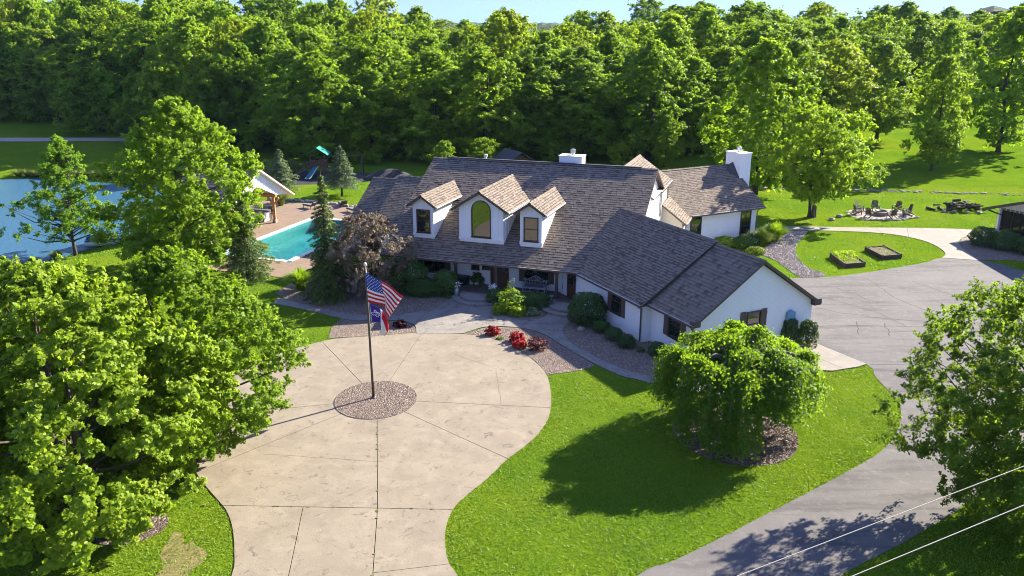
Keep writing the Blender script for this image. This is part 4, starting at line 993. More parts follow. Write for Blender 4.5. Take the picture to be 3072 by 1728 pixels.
plant_tree(spruce_kind(119, 5.9, 2.4, 'leaf_bluespruce', .12, 20, .2, .9, base=1.0), -19.4, 93.8, 'bluish spruce with a bare foot in front of the playset', name='spruce_tree')
K = tree_kind(121, 5.9, 2.75, .6, 'round', 280, 170, .55, .11, 'leaf_bronze', nlimb=60, r0=.1, stems=3, lobes=.25)
plant_tree(K, -10.1, 56.4, 'bronze-leaved ornamental tree behind the flagpole', name='bronze_tree')
K = tree_kind(123, 10.8, 5.3, 2.4, 'round', 420, 120, .9, .235, 'leaf_wood', nlimb=60, r0=.17, stems=3, lobes=.2, tipbias=.42)
plant_tree(K, 30.4, 82.6, 'rounded three-trunked tree left of the fire pit', name='lawn_tree')
# weeping mulberry
rng = np.random.default_rng(131); C, N, T, S = [], [], [], []; b = B()
b.tube([(0, 0, -.1), (.08, .03, 1.2), (-.05, .1, 2.6), (.1, 0, 3.9)], [.24, .19, .17, .13], 9)
LOBE = []
for i in range(23):
    a = (i * 2 * math.pi / 14 + rng.normal() * .07) if i < 14 else i * 2.399; ro = (2.85, 1.6, .6)[0 if i < 14 else 1 if i < 20 else 2] + rng.normal() * .22
    am = (math.degrees(a) + 180) % 360 - 180; zl = rng.uniform(1.6, 2.4) if -75 < am < -25 else (.3 if -178 < am < -75 else rng.uniform(.5, 1.6))
    LOBE.append((a, ro, (4.3, 4.85, 5.2)[0 if i < 14 else 1 if i < 20 else 2] + rng.normal() * .2, rng.uniform(.7, 1.1), zl))
for i in range(560):
    a, ro, zt, wd, zl = LOBE[int(rng.integers(len(LOBE)))]
    ph = rng.random() * 2 * math.pi; rr0 = wd * 1.15 * rng.random() ** .5
    cx_, cy_ = ro * math.cos(a), ro * math.sin(a)
    ex, ey = cx_ + rr0 * math.cos(ph), cy_ + rr0 * math.sin(ph); er = math.hypot(ex, ey)
    ztop = zt - .42 * rr0 ** 2 + rng.normal() * .1
    if er > 2.6: zend = max(.3, zl + abs(rng.normal()) * .5)
    else: zend = ztop - rng.uniform(.6, 1.9)
    p0 = np.array([.1 * math.cos(a), .1 * math.sin(a), 3.6 + rng.random() * .5]); p1 = np.array([cx_, cy_, zt + .1]); p2 = np.array([ex, ey, ztop])
    p3 = np.array([ex * 1.06 + .1 * math.cos(ph), ey * 1.06 + .1 * math.sin(ph), zend])
    if i % 3 == 0: b.tube([p0, p1 * .6 + p0 * .4 + [0, 0, .35], p1 - [0, 0, .15], p2, p3], [.07, .05, .035, .02, .006], 4, cap=False)
    path = np.array([p1 + (p2 - p1) * q + [0, 0, .15 * math.sin(q * 3.14)] for q in np.linspace(.0, 1, 8)] + [p2 + (p3 - p2) * q for q in np.linspace(0, 1, 20)[1:]])
    L = np.linalg.norm(np.diff(path, axis=0), axis=1).sum(); m = int(52 * L)
    q = rng.random(m) * (len(path) - 1.001); j = q.astype(int); f = (q - j)[:, None]
    pos = path[j] * (1 - f) + path[j + 1] * f + rng.normal(size=(m, 3)) * np.array([.13, .13, .09])
    C.append(pos); N.append(np.array([ex / (er + .2), ey / (er + .2), .55]) + rng.normal(size=(m, 3)) * .6); T.append(np.array([0, 0, -1.]) + rng.normal(size=(m, 3)) * .5); S.append(.135 * (.6 + .8 * rng.random(m)))
C, N, T, S = map(np.concatenate, (C, N, T, S))
K = (b.mesh('trunk', 'pale_bark', smooth=True), leafmesh('crown', C, N, S, 'leaf_weep', .72, np.clip(.45 + .25 * rng.normal(size=len(C)), 0, 1), rng, T))
plant_tree(K, 10.7, 36.0, 'weeping tree with hanging branches on the front lawn', name='weeping_tree', s=.97, sz=.90)

# the wood
WOOD = []
for i, (H_, R_, base, prof, leaf) in enumerate([(18, 5.2, 1.2, 'oval', 'leaf_wood'), (17, 5.6, 2.0, 'round', 'leaf_wood'), (19, 5.2, 1.5, 'oval', 'leaf_wood'), (18, 5.8, 2.4, 'vase', 'leaf_dark'), (16, 5.0, .8, 'egg', 'leaf_young'), (18, 5.3, 1.6, 'oval', 'leaf_shade'), (19, 5.0, 2.2, 'round', 'leaf_yellow'), (17, 5.2, 1.0, 'oval', 'leaf_young'), (18, 5.6, 1.5, 'round', 'leaf_young')]):
    WOOD.append(tree_kind(200 + i, H_, R_, base, prof, 340, 86, 1.2, .36, leaf, nlimb=34, lobes=.28, tipbias=.45, aspect=.7, flat=.8))
ORD = ['first', 'second', 'third', 'fourth', 'fifth', 'sixth', 'seventh', 'eighth', 'ninth', 'tenth', 'eleventh', 'twelfth', 'thirteenth', 'fourteenth', 'fifteenth', 'sixteenth', 'seventeenth', 'eighteenth', 'nineteenth', 'twentieth', 'twenty-first', 'twenty-second', 'twenty-third', 'twenty-fourth', 'twenty-fifth', 'twenty-sixth', 'twenty-seventh', 'twenty-eighth', 'twenty-ninth', 'thirtieth', 'thirty-first', 'thirty-second', 'thirty-third', 'thirty-fourth', 'thirty-fifth', 'thirty-sixth']
LAWN = [(54.5, 107.8, 2, .74, .66, 'tall slim tree standing alone on the right lawn'), (70.5, 121, 0, 1.08, 1.1, 'tall tree with a bare lower trunk near the right edge'), (57, 131, 5, .8, 1.0, 'dark broad tree at the top of the lawn shade'), (80, 158, 2, .85, .9, 'tree on the crest of the lawn at far right'),
        (28, 94.6, 0, .93, 1.02, 'tall tree just behind the right-hand chimney'), (27.6, 110, 7, .38, .42, 'slender young tree on the back lawn left of the chimney'), (20.8, 113.5, 7, .40, .40, 'slender young tree behind the cross gable'), (39.5, 121, 5, .85, .95, 'olive green tree rising behind the rounded lawn tree'), (47.5, 126, 6, .78, 1.0, 'dark green tree at the wood edge above the fire pit'),
        (-8.5, 104, 4, .30, .42, 'small bright shrubby tree behind the left roof wing'), (-3.8, 108, 8, .26, .36, 'little yellow-green tree beside the garden shed')]
for k, (x, y, v, sz, s, lb) in enumerate(LAWN):
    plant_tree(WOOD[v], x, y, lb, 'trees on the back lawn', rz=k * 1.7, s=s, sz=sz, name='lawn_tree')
def edge(x): return np.interp(x, [-120, -80, -62, -36, -25, 15, 30, 45, 62, 90, 140], [166, 157, 143, 129, 122, 119, 125, 141, 154, 172, 190])
rw = np.random.default_rng(77); ti = 0; FOREST = []
ROWS = [(0, 7.4, 'front row of the wood'), (9, 7.8, 'second row of the wood'), (20, 8.6, 'third row of the wood'), (34, 9.6, 'fourth row of the wood'), (52, 11, 'fifth row of the wood'), (76, 13, 'sixth row of the wood'), (110, 16, 'seventh row of the wood'), (160, 20, 'eighth row of the wood'), (240, 27, 'farthest row of the wood')]
for ri, (off, sp, nm) in enumerate(ROWS):
    x = -100 - off * .72; col = []
    while x < 104 + off * .75:
        y = float(edge(x * 119 / (119 + off))) + off + rw.normal() * (1.5 + off * .03)
        xx = x + rw.normal() * sp * .16
        if abs(xx) < .63 * y + 6: col.append((xx, y))
        x += sp
    col = [q for q in col if not (q[0] > 33 and q[1] < 172 and (q[0] - 33) * .9 > (q[1] - 120) * .55 and (q[0] > 50 or q[1] < 140)) and not (q[0] / q[1] > .44 and q[1] < 186)]
    for k, (xx, y) in enumerate(col):
        left = np.clip((-xx - 18) / 45, 0, 1) * (y < 260)
        hs = (.78, .90, .96, .98, .98, 1.0, 1.02, 1.04, 1.06)[ri] * (1 + .22 * left) * rw.uniform(.86, 1.13)
        hs *= 1 - .10 * float(sstep(25, 70, xx * 150 / y))
        ws = rw.uniform(1.0, 1.3) * (1.0 if ri < 4 else 1.0 + .09 * (ri - 3))
        FOREST.append((xx, y, rw.integers(len(WOOD)), hs, ws, ri, k, nm))
for (xx, y, v, hs, ws, ri, k, nm) in FOREST:
    lb = f'{ORD[k]} leafy tree from the left in the {nm}'
    if 0: lb = ['broad treetop in the middle of the wood', 'leafy crown deep in the wood', 'far treetop just below the skyline', 'distant treetop on the skyline', 'distant treetop on the skyline', 'distant treetop on the skyline'][ri - 3]
    plant_tree(WOOD[int(v)], xx, y, lb, 'trees of the wood' if ri < 3 else 'far trees of the wood', rz=rw.random() * 6.28, s=ws, sz=hs, name='woodland_tree')
# bushes along the foot of the wood
BUSH = [tree_kind(260 + i, 4.2, 2.6, .2, 'round', 60, 90, .9, .3, ('leaf_wood', 'leaf_shade')[i % 2], nlimb=6, r0=.06, lobes=.3) for i in range(2)]
k = 0
for x in (-96, -88, -79, -66, -57, -46, -40, -33, -22, -12, -3, 6, 15, 24, 44, 52):
    y = float(edge(x)) - 3.5 + rw.normal() * .8; s = rw.uniform(.7, 1.25)
    plant_tree(BUSH[k % 2], x, y, f'{ORD[k]} bush from the left along the foot of the wood', 'bushes at the wood edge', rw.random() * 6, s, name='bush', cat='bush'); k += 1
# far wooded ridges, one mass
V, F, TI = [], [], []; rd = np.random.default_rng(5)
for (yy, hh, cell) in ((430, 11, 9), (560, 12, 10), (760, 13, 12), (1050, 15, 14), (1500, 18, 16), (2100, 21, 18), (3000, 26, 22)):
    xa = np.arange(-yy * .72, yy * .72, cell); nd = 5; base = float(th(np.array([0.]), np.array([float(yy)]))[0])
    big = hh * (.86 + .16 * np.sin(xa / (yy * .11) + yy) + .1 * np.sin(xa / (yy * .043) + 2 * yy) + 1.1 * sstep(.3, .6, xa / yy))
    for d in range(nd):
        k0 = len(V)
        for i, xv in enumerate(xa):
            z = base + (big[i] * (0.55 + .45 * (d > 0)) + rd.normal() * cell * .18) * (0 if d == nd - 1 else 1)
            V.append((xv + rd.normal() * cell * .2, yy + d * cell * 1.1 + rd.normal() * cell * .2, max(z, 0) if d < nd - 1 else base - 2))
        if d == 0: k00 = k0
        if d > 0:
            n0 = len(xa)
            for i in range(n0 - 1): F.append((k0 - n0 + i, k0 - n0 + i + 1, k0 + i + 1, k0 + i))
    n0 = len(xa); kb = len(V)
    for i, xv in enumerate(xa): V.append((xv, yy - cell * .3, base - 2))
    for i in range(n0 - 1): F.append((kb + i, kb + i + 1, k00 + i + 1, k00 + i))
me = bpy.data.meshes.new('distant_woods'); me.from_pydata(V, [], F)
m, nt, b = newmat('far_canopy'); p = posmap(nt)
c = mixcol(nt, (.028, .055, .012), (.075, .115, .016), noise(nt, p, .09, .4, .62, 6, .7)); nt.links.new(c, b.inputs['Base Color']); b.inputs['Roughness'].default_value = .95
bumpin(nt, b, noise(nt, p, .3, .2, .8, 6, .7), 1.0, 4.0)
me.materials.append(MATS['far_canopy']); props(link('distant_woods', me), 'blue-green wooded ridges on the horizon', kind='stuff')

# shrubs, hedges, grasses
def shrub(name, label, x, y, rx, ry, h, leaf, n=2600, ls=.075, group=None, seed=0, rough=.10, cat='shrub', z=None, tipleaf=None):
    rng = np.random.default_rng(900 + seed); e = thing(name, label, cat, (x, y, thz(x, y) if z is None else z), group)
    d = unit(n, rng); d[:, 2] = np.where(rng.random(n) < .35, np.abs(d[:, 2]), d[:, 2])
    lump = 1 + rough * np.sin(d[:, 0] * 5 + seed) * np.cos(d[:, 1] * 6 + seed * 2) + rough * .7 * np.sin(d[:, 2] * 8 + seed)
    r = lump * (1 - .22 * rng.random(n) ** 2)
    P = d * r[:, None] * np.array([rx, ry, h * .5]); low = np.clip(-d[:, 2], 0, 1)[:, None]; P[:, :2] *= 1 + .45 * low; P[:, 2] += h * .5; P[:, 2] = np.maximum(P[:, 2], .03)
    N = d + .55 * rng.normal(size=(n, 3)) + np.array([0, 0, .25])
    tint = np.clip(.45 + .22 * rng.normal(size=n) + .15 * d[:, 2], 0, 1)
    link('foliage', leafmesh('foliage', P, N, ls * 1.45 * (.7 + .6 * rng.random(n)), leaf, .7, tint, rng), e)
    b = B(); b.tube([(0, 0, -.05), (.02, 0, h * .5)], [.05, .02], 5)
    for k in range(5): b.tube([(0, 0, .05), (rx * .5 * math.cos(k * 1.26), ry * .5 * math.sin(k * 1.26), h * .6)], [.03, .01], 4)
    link('stem', b.mesh('stem', 'bark'), e)
    return e
shrub('yew_shrub', 'large dark rounded yew at the corner of the garage wall', 4.9, 51.1, 1.22, 1.15, 2.0, 'leaf_box', 5200, .085, seed=1)
for k, (x, y, lb) in enumerate([(5.65, 49.35, 'clipped ball shrub next to the big yew, topmost of the row by the garage'), (6.28, 48.05, 'clipped ball shrub second from the big yew along the garage'), (6.9, 46.8, 'clipped ball shrub third from the big yew along the garage'), (8.55, 45.5, 'clipped ball shrub under the second garage window')]):
    shrub('ball_shrub', lb, x, y, .52, .5, .82, 'leaf_box', 1500, .06, 'clipped balls by the garage', seed=10 + k)
shrub('ball_shrub', 'tiny dark tuft of a plant in the garage pebble bed', 7.65, 46.1, .24, .2, .25, 'leaf_box', 260, .06, seed=15)
shrub('hedge', 'broad dark evergreen hedge left of the porch steps', -6.3, 57.0, 1.45, .85, 1.15, 'leaf_box', 4800, .075, seed=20)
shrub('yew_shrub', 'upright dark evergreen against the hedge by the left porch post', -4.75, 56.9, .95, .85, 1.9, 'leaf_box', 3600, .08, seed=21)
shrub('hedge', 'clipped dark hedge in front of the porch bench', 1.3, 54.1, 1.3, .72, 1.1, 'leaf_box', 4200, .07, seed=22)
shrub('ball_shrub', 'dark clipped ball behind the leafy shrub by the porch steps', -1.05, 55.1, .72, .65, 1.1, 'leaf_box', 1900, .07, seed=23)
shrub('leafy_shrub', 'loose leafy shrub with yellow-green tips between the porch steps', -.05, 53.3, .85, .75, 1.6, 'leaf_dark', 1300, .09, seed=24, rough=.25)
shrub('leafy_shrub', 'yellow-green shoot growing out of the leafy porch shrub', -.1, 53.35, .45, .4, 2.1, 'leaf_lime', 150, .09, seed=25, rough=.3)
shrub('hosta', 'pale variegated hosta in front of the porch hedge', 1.4, 52.6, .36, .34, .5, 'leaf_hosta', 330, .15, seed=26, rough=.3)
for k, (x, y) in enumerate([(-.75, 52.9), (.35, 52.5)]): shrub('fern', ('feathery fern at the left foot of the leafy porch shrub', 'feathery fern at the right foot of the leafy porch shrub')[k], x, y, .5, .45, .75, 'leaf_wood', 520, .12, seed=28 + k, rough=.3)
shrub('yew_shrub', 'dark evergreen shrub growing behind the bronze tree', -7.6, 58.0, 1.5, 1.1, 2.6, 'leaf_box', 4200, .09, seed=31)
for k, (x, y, h, lb) in enumerate([(16.75, 47.2, 1.75, 'upright evergreen on the left of the pair below the meter box'), (17.85, 46.95, 1.7, 'upright evergreen on the right of the pair below the meter box')]):
    shrub('arborvitae', lb, x, y, .58, .58, h, 'leaf_spruce', 2600, .075, 'pair of evergreens by the garage', seed=33 + k)
shrub('ball_shrub', 'low clipped shrub under the wall of the right wing', 18.7, 70.8, .95, .7, .95, 'leaf_shade', 1900, .09, seed=36)
shrub('ball_shrub', 'dark clipped round shrub beside the feathery grasses', 20.4, 70.2, 1.0, .85, 1.25, 'leaf_box', 2300, .09, seed=37)
shrub('lime_shrub', 'low lime green shrub at the top of the river rock bed', 20.7, 68.4, .8, .5, .6, 'leaf_lime', 900, .09, seed=38)
for k, (x, y, lb) in enumerate([(41.6, 71.3, 'round dark shrub nearest the corner of the barn porch'), (42.7, 69.8, 'round dark shrub in the middle of the barn bed'), (43.9, 68.3, 'round dark shrub at the right frame edge by the barn'), (45.2, 66.9, 'round dark shrub cut off by the right frame edge')]):
    shrub('ball_shrub', lb, x, y, 1.15, 1.1, 1.65, 'leaf_box', 2700, .1, 'round shrubs in front of the barn', seed=40 + k)
for k, (x, y, r, h, m_, lb) in enumerate([(-7.2, 50.35, .34, .42, 'leaf_maroon', 'dark maroon barberry left of the walk to the porch'), (-1.2, 48.95, .38, .5, 'leaf_red', 'bright red barberry nearest the porch walk'), (.3, 47.75, .42, .55, 'leaf_red', 'bright red barberry, upper of the touching pair'), (.45, 46.7, .38, .48, 'leaf_red', 'bright red barberry, lower of the touching pair'), (1.5, 46.4, .55, .7, 'leaf_maroon', 'large brownish red barberry at the end of the row')]):
    shrub('barberry', lb, x, y, r, r * .9, h, m_, 900, .08, 'red barberries in the pebble beds', seed=50 + k, rough=.3)
    if m_ == 'leaf_red' or k == 4:
        pass
shrub('weed_tuft', 'small green weed between the red barberries', -.75, 48.15, .22, .16, .14, 'leaf_lime', 120, .07, seed=57)
def grass_clump(label, x, y, h, r, leaf, n=700, name='ornamental_grass', seed=0, wd=.03, z=None, group=None):
    rng = np.random.default_rng(700 + seed); V, F, TI = [], [], []; k = 0
    for i in range(n):
        a = rng.random() * 6.283; q = rng.random() ** .6; r0 = .18 * r * rng.random(); l = h * (.75 + .4 * rng.random()); o = r * q * (.6 + .5 * rng.random())
        ca, sa = math.cos(a), math.sin(a); s = np.array([-sa, ca, 0]) * wd
        pts = [np.array([ca * (r0 + o * t ** 1.8), sa * (r0 + o * t ** 1.8), l * (t - .42 * q * t ** 3)]) for t in (0, .35, .7, 1.0)]
        for j, p in enumerate(pts): w = (1, .9, .6, .08)[j]; V.append(p - s * w); V.append(p + s * w)
        for j in range(3): F.append((k + 2 * j, k + 2 * j + 1, k + 2 * j + 3, k + 2 * j + 2)); TI.append(min(1, max(0, .4 + .25 * rng.normal() + .2 * (j == 2))))
        k += 8
    me = bpy.data.meshes.new('blades'); me.from_pydata(V, [], F); me.attributes.new('tint', 'FLOAT', 'FACE').data.foreach_set('value', TI); me.materials.append(MATS[leaf])
    e = thing(name, label, 'grass', (x, y, thz(x, y) if z is None else z), group); link('blades', me, e)
    return e
grass_clump('pale feathery grass clump beside the right wing', 21.8, 70.9, 1.7, 1.35, 'leaf_plume', 1300, seed=1)
grass_clump('bright green fountain grass at the top of the river rock', 23.6, 72.6, 1.85, 1.5, 'leaf_young', 1300, seed=2)
grass_clump('green fountain grass at the foot of the tall narrow spruce', -15.5, 58.2, 1.7, 1.5, 'leaf_young', 1200, seed=3)
grass_clump('tan green plume grass beside the pavilion post', -24.9, 88.2, 1.9, 1.5, 'leaf_plume', 900, seed=4)
grass_clump('green grass clump behind the outdoor bar', -28.0, 89.0, 1.8, 1.5, 'leaf_young', 800, seed=5)
for k, (x, y) in enumerate([(-41.2, 69.0), (-40.3, 70.7), (-38.2, 75.6), (-42.3, 66.9), (-39.7, 70.2), (-41.8, 67.9)]):
    grass_clump(f'{ORD[k]} tuft of reeds along the near pond shore', x, y, .8, .8, 'reed', 260, 'reed_tuft', 20 + k, group='reeds on the pond shore')
for k in range(22):
    t = k / 21; x = -66 + 24 * t; y = 110.4 - 3.6 * t
    grass_clump(f'{ORD[k]} tall grass tuft from the left on the far pond bank', x + rw.normal() * .5, y + 1 + rw.normal() * .4, 1.1, 1.6, 'reed', 170, 'reed_tuft', 40 + k, .06, group='grass tufts on the far bank')
for k, (x, y) in enumerate([(-30.5, 108.5), (-29, 108.8), (-31.8, 108.2)]): shrub('bush', f'{ORD[k]} flowering bush from the left at the meadow edge behind the pavilion', x, y, 1.5, 1.1, 1.7, 'leaf_plume', 1300, .16, 'meadow bushes', seed=60 + k, rough=.25, cat='bush')
shrub('leafy_shrub', 'waterside shrub behind the blue pedal boat', -35.6, 77.0, 1.3, 1.1, 2.3, 'leaf_wood', 1800, .15, seed=64, rough=.3)
# palm at the pool edge
e = thing('palm', 'small potted palm at the near end of the pool', 'palm', (-21.2, 66.0, .06)); b = B(); b.lathe([(.2, 0), (.28, .4), (.3, .42), (.0, .38)], (-21.2, 66.0, .06), 10); b.build('pot', 'terracotta', e)
C, N, T, S = [], [], [], []; rng = np.random.default_rng(3)
for k in range(11):
    a = k * .6 + rng.normal() * .15; q = np.linspace(.1, 1, 40); l = 1.5 + .3 * rng.random()
    for sgn in (-1, 1):
        pos = np.stack([math.cos(a) * l * q * .8, math.sin(a) * l * q * .8, .5 + l * (1.25 * q - 1.0 * q ** 2.2)], 1) + np.array([-math.sin(a), math.cos(a), -.25]) * sgn * .13
        C.append(pos); N.append(np.tile([0, 0, 1.], (40, 1)) + rng.normal(size=(40, 3)) * .3); T.append(np.tile([-math.sin(a) * sgn + math.cos(a) * .5, math.cos(a) * sgn + math.sin(a) * .5, -.4], (40, 1))); S.append(np.full(40, .34))
link('frond', leafmesh('frond', np.concatenate(C), np.concatenate(N), np.concatenate(S), 'leaf_lime', .16, None, rng, np.concatenate(T)), e)

# ------------------------------------------------------------------ flagpole and flags
PB = Vector((-7.2, 39.55, .06))
fp = thing('flagpole', 'tall bronze flagpole with a pale ball top in the round pebble island', 'flagpole', PB)
LEAN = Vector((.10, 0, 0))                                   # the pole leans very slightly
def pole_at(z): return PB + Vector((-.06 * z / 7.2, 0, z))
B().tube([pole_at(-.1), pole_at(2.4), pole_at(4.8), pole_at(7.1)], [.075, .068, .055, .04], 10).build('pole', 'pole_bronze', fp, smooth=True)
B().lathe([(.03, 0), (.04, .04), (.07, .07), (.085, .13), (.07, .19), (.03, .22)], pole_at(7.08), 12).build('ball_finial', 'pipe_white', fp, smooth=True)
B().lathe([(.14, 0), (.14, .06), (.09, .1)], PB - Vector((0, 0, .02)), 12).build('base_collar', 'pole_bronze', fp)
B().tube([pole_at(.9) + Vector((.06, -.04, 0)), pole_at(7.0) + Vector((.05, -.03, 0))], .008, 4).build('halyard', 'pipe_white', fp)
# cloth grids: hoist/fly control columns measured in metres from the pole top (x right, z down)
PX = 1 / (5.795 * 58.2)                                      # metres per unit of the control drawing
def cloth(cols, ts, s, t, wave, seed):
    """cols: list of control columns, each a list of (x, y) drawing points from top to bottom"""
    def colpt(c, s):
        k = len(c) - 1; q = min(int(s * k), k - 1); f = s * k - q
        return np.array(c[q]) * (1 - f) + np.array(c[q + 1]) * f
    i = 0
    while i < len(ts) - 2 and t > ts[i + 1]: i += 1
    f = (t - ts[i]) / (ts[i + 1] - ts[i]); f = f * f * (3 - 2 * f) * .5 + f * .5
    p = colpt(cols[i], s) * (1 - f) + colpt(cols[i + 1], s) * f
    d = wave * (math.sin(7.5 * t + 2.2 * s + seed) * min(1, t * 2.2) + .5 * math.sin(15 * t - 3 * s + seed * 2) * t)
    return Vector((PB.x - .05 + (p[0] - 232) * PX, PB.y - .05 - d, 6.88 - (p[1] - 280) * PX * 1.045))
COL1 = [[(232, 280), (240, 530), (250, 780)], [(500, 450), (520, 660), (532, 862)], [(845, 670), (705, 880), (580, 1068)]]
f1 = lambda s, t: cloth(COL1, [0, .46, 1.0], s, t, .13, .4)
nS, nT = 39, 60; P = {(i, j): f1(i / nS, j / nT) for i in range(nS + 1) for j in range(nT + 1)}
e = thing('flag', 'stars and stripes flag waving at the top of the pole', 'flag', P[(0, 0)], 'flags on the pole')
def cloth_part(name, mats, sel, parent, P, nS, nT):
    b = B()
    for i in range(nS):
        for j in range(nT):
            m = sel(i, j)
            if m is not None: b.add([P[(i, j)], P[(i, j + 1)], P[(i + 1, j + 1)], P[(i + 1, j)]], [(0, 1, 2, 3)], m)
    o = b.build(name, mats, parent, smooth=True)
    md = o.modifiers.new('thick', 'SOLIDIFY'); md.thickness = .006
    return o
for k in range(13):
    cloth_part('stripe', ['flag_red' if k % 2 == 0 else 'flag_white'], lambda i, j: 0 if i // 3 == k and not (i < 21 and j < 25) else None, e, P, nS, nT)
can = cloth_part('canton', ['flag_blue'], lambda i, j: 0 if i < 21 and j < 25 else None, e, P, nS, nT)
b = B()
for r_ in range(9):
    for c_ in range(6 if r_ % 2 == 0 else 5):
        s = (r_ + .75) / 9.5 * 21 / 39; t = (c_ + (.6 if r_ % 2 == 0 else 1.1)) / 6.2 * 25 / 60
        o = f1(s, t); a1 = (f1(s, t + .01) - o).normalized(); a2 = (f1(s + .01, t) - o).normalized(); nn = a1.cross(a2).normalized()
        for sd_ in (-1, 1):
            pts = [o + nn * .009 * sd_ + (a1 * math.cos(q * math.pi / 5 + .3) + a2 * math.sin(q * math.pi / 5 + .3)) * (.036 if q % 2 == 0 else .016) for q in range(10)]
            b.add(pts, [tuple(range(10))])
b.build('star_field', 'flag_white', can, kind='stuff')
COL2 = [[(268, 800), (280, 970), (292, 1140)], [(445, 905), (447, 1010), (449, 1124)], [(548, 1040), (505, 1130), (452, 1225)], [(588, 1170), (560, 1290), (405, 1335)], [(560, 1290), (495, 1388), (405, 1345)]]
f2 = lambda s, t: cloth(COL2, [0, .4, .62, .86, 1.0], s, t, .10, 1.7)
nS2, nT2 = 24, 40; P2 = {(i, j): f2(i / nS2, j / nT2) for i in range(nS2 + 1) for j in range(nT2 + 1)}
e2 = thing('flag', 'purple white and red banner with a white state outline, drooping below the upper flag', 'flag', P2[(0, 0)], 'flags on the pole')
cloth_part('hoist_panel', ['flag_purple', 'flag_white'], lambda i, j: (1 if j == 0 else 0) if j < 16 else None, e2, P2, nS2, nT2)
cloth_part('white_band', ['flag_white'], lambda i, j: 0 if j >= 16 and (i >= 13 or j < 19) else None, e2, P2, nS2, nT2)
cloth_part('red_band', ['flag_red'], lambda i, j: 0 if j >= 19 and i < 13 else None, e2, P2, nS2, nT2)
OUT = [(.50, .10), (.62, .10), (.62, .25), (.80, .30), (.90, .32), (.93, .50), (.90, .62), (.76, .74), (.74, .90), (.64, .86), (.56, .70), (.46, .66), (.40, .72), (.30, .62), (.22, .48), (.40, .47), (.48, .45)]
LET = [[(.50, .32), (.70, .32)], [(.60, .32), (.60, .66)], [(.70, .34), (.77, .66), (.84, .36)]]
b = B()
def on_flag(q, sd_):
    t, s = .035 + (q[0] - .22) * .46, .22 + q[1] * .52
    o = f2(s, t); nn = (f2(s, t + .01) - o).cross(f2(s + .01, t) - o).normalized(); return o + nn * .012 * sd_
for sd_ in (-1, 1):
    b.tube([on_flag(q, sd_) for q in OUT + OUT[:1]], .016, 4)
    for L_ in LET: b.tube([on_flag(q, sd_) for q in L_], .016, 4)
b.build('state_emblem', 'flag_white', e2)

# ------------------------------------------------------------------ things on and by the porch
MUr = Matrix.Rotation(AU, 3, 'Z')
def frame_pt(o, r, x, y, z): return Vector(o) + r * x + Vector((-r.y, r.x, 0)) * y + Z * z
bo = U(-16.95, 54.2, .3); bench = thing('garden_bench', 'grey garden bench with a curved lattice back on the porch', 'bench', bo)
bp_ = lambda x, y, z: frame_pt(bo, uv3, x, y, z)
for x in (-.8, .8):
    for y in (-.28, .25): B().bar(bp_(x, y, 0), bp_(x, y, .62 if y < 0 else .95), .07, .07).build('leg', 'bench_grey', bench)
    b = B(); b.bar(bp_(x, -.34, .64), bp_(x, .25, .64), .08, .05); b.tube([bp_(x - .04, -.36, .64), bp_(x + .04, -.36, .64)], .07, 8); b.build('arm', 'bench_grey', bench)
for y in (-.25, -.13, -.01, .11, .23): B().bar(bp_(-.78, y, .43), bp_(.78, y, .43), .1, .03).build('seat_slat', 'bench_grey', bench)
b = B(); b.bar(bp_(-.78, -.28, .38), bp_(.78, -.28, .38), .04, .09); b.bar(bp_(-.78, -.28, .1), bp_(.78, -.28, .1), .05, .05)
for x in (-.28, .28): b.bar(bp_(x, -.28, .1), bp_(x, -.28, .4), .05, .05)
b.build('apron', 'bench_grey', bench)
B().box(bp_(0, 0, .48), (1.5, .5, .08), MUr).build('cushion', 'cushion', bench)
b = B(); arc = [(-.95, .86), (-.8, .82), (-.55, .86), (-.5, .93), (-.38, .94), (-.28, 1.05), (0, 1.16), (.28, 1.05), (.38, .94), (.5, .93), (.55, .86), (.8, .82), (.95, .86)]
b.tube([bp_(x, .27, z) for x, z in arc], .035, 6); b.bar(bp_(-.78, .26, .52), bp_(.78, .26, .52), .04, .05); b.bar(bp_(-.78, .26, .8), bp_(.78, .26, .8), .04, .05)
for k in range(-6, 7): b.bar(bp_(k * .12, .26, .52), bp_(k * .12, .26, .8), .03, .03)
for x, z in ((-.3, 1.02), (-.15, 1.1), (0, 1.14), (.15, 1.1), (.3, 1.02)): b.bar(bp_(x, .26, .8), bp_(x, .26, z), .03, .03)
for z in (.9, .98, 1.06): b.bar(bp_(-.28, .262, z), bp_(.28, .262, z), .02, .02)
b.build('backrest', 'bench_grey', bench)

so = U(-14.92, 54.55, .3); sn = -vv3
sign = thing('welcome_sign', 'tall white board reading FRIENDS leaning by the porch door', 'sign', so)
B().box(so + Z * .86, (.27, .03, 1.72), MUr).build('board', 'sign_white', sign)
def letters(txt, size, c, r, nrm, m, parent, nm='letter'):
    cu = bpy.data.curves.new('t', 'FONT'); cu.body = txt; cu.size = size; cu.align_x = 'CENTER'; cu.align_y = 'CENTER'; cu.extrude = .004
    cu.offset = .006
    o = bpy.data.objects.new('t', cu); COL.objects.link(o); dg = bpy.context.evaluated_depsgraph_get(); me = bpy.data.meshes.new_from_object(o.evaluated_get(dg))
    bpy.data.objects.remove(o); M4 = Matrix((r, Z, nrm)).transposed().to_4x4(); M4.translation = Vector(c) - worldloc(parent)
    me.transform(M4); me.materials.clear(); me.materials.append(MATS[m]); return link(nm, me, parent)
for k, ch_ in enumerate('FRIENDS'):
    letters(ch_, .25, so + Z * (1.42 - k * .205) + sn * .022, uv3, sn, 'ink', sign)
b = B(); q = lambda x, z: so + uv3 * x + Z * z + sn * .022
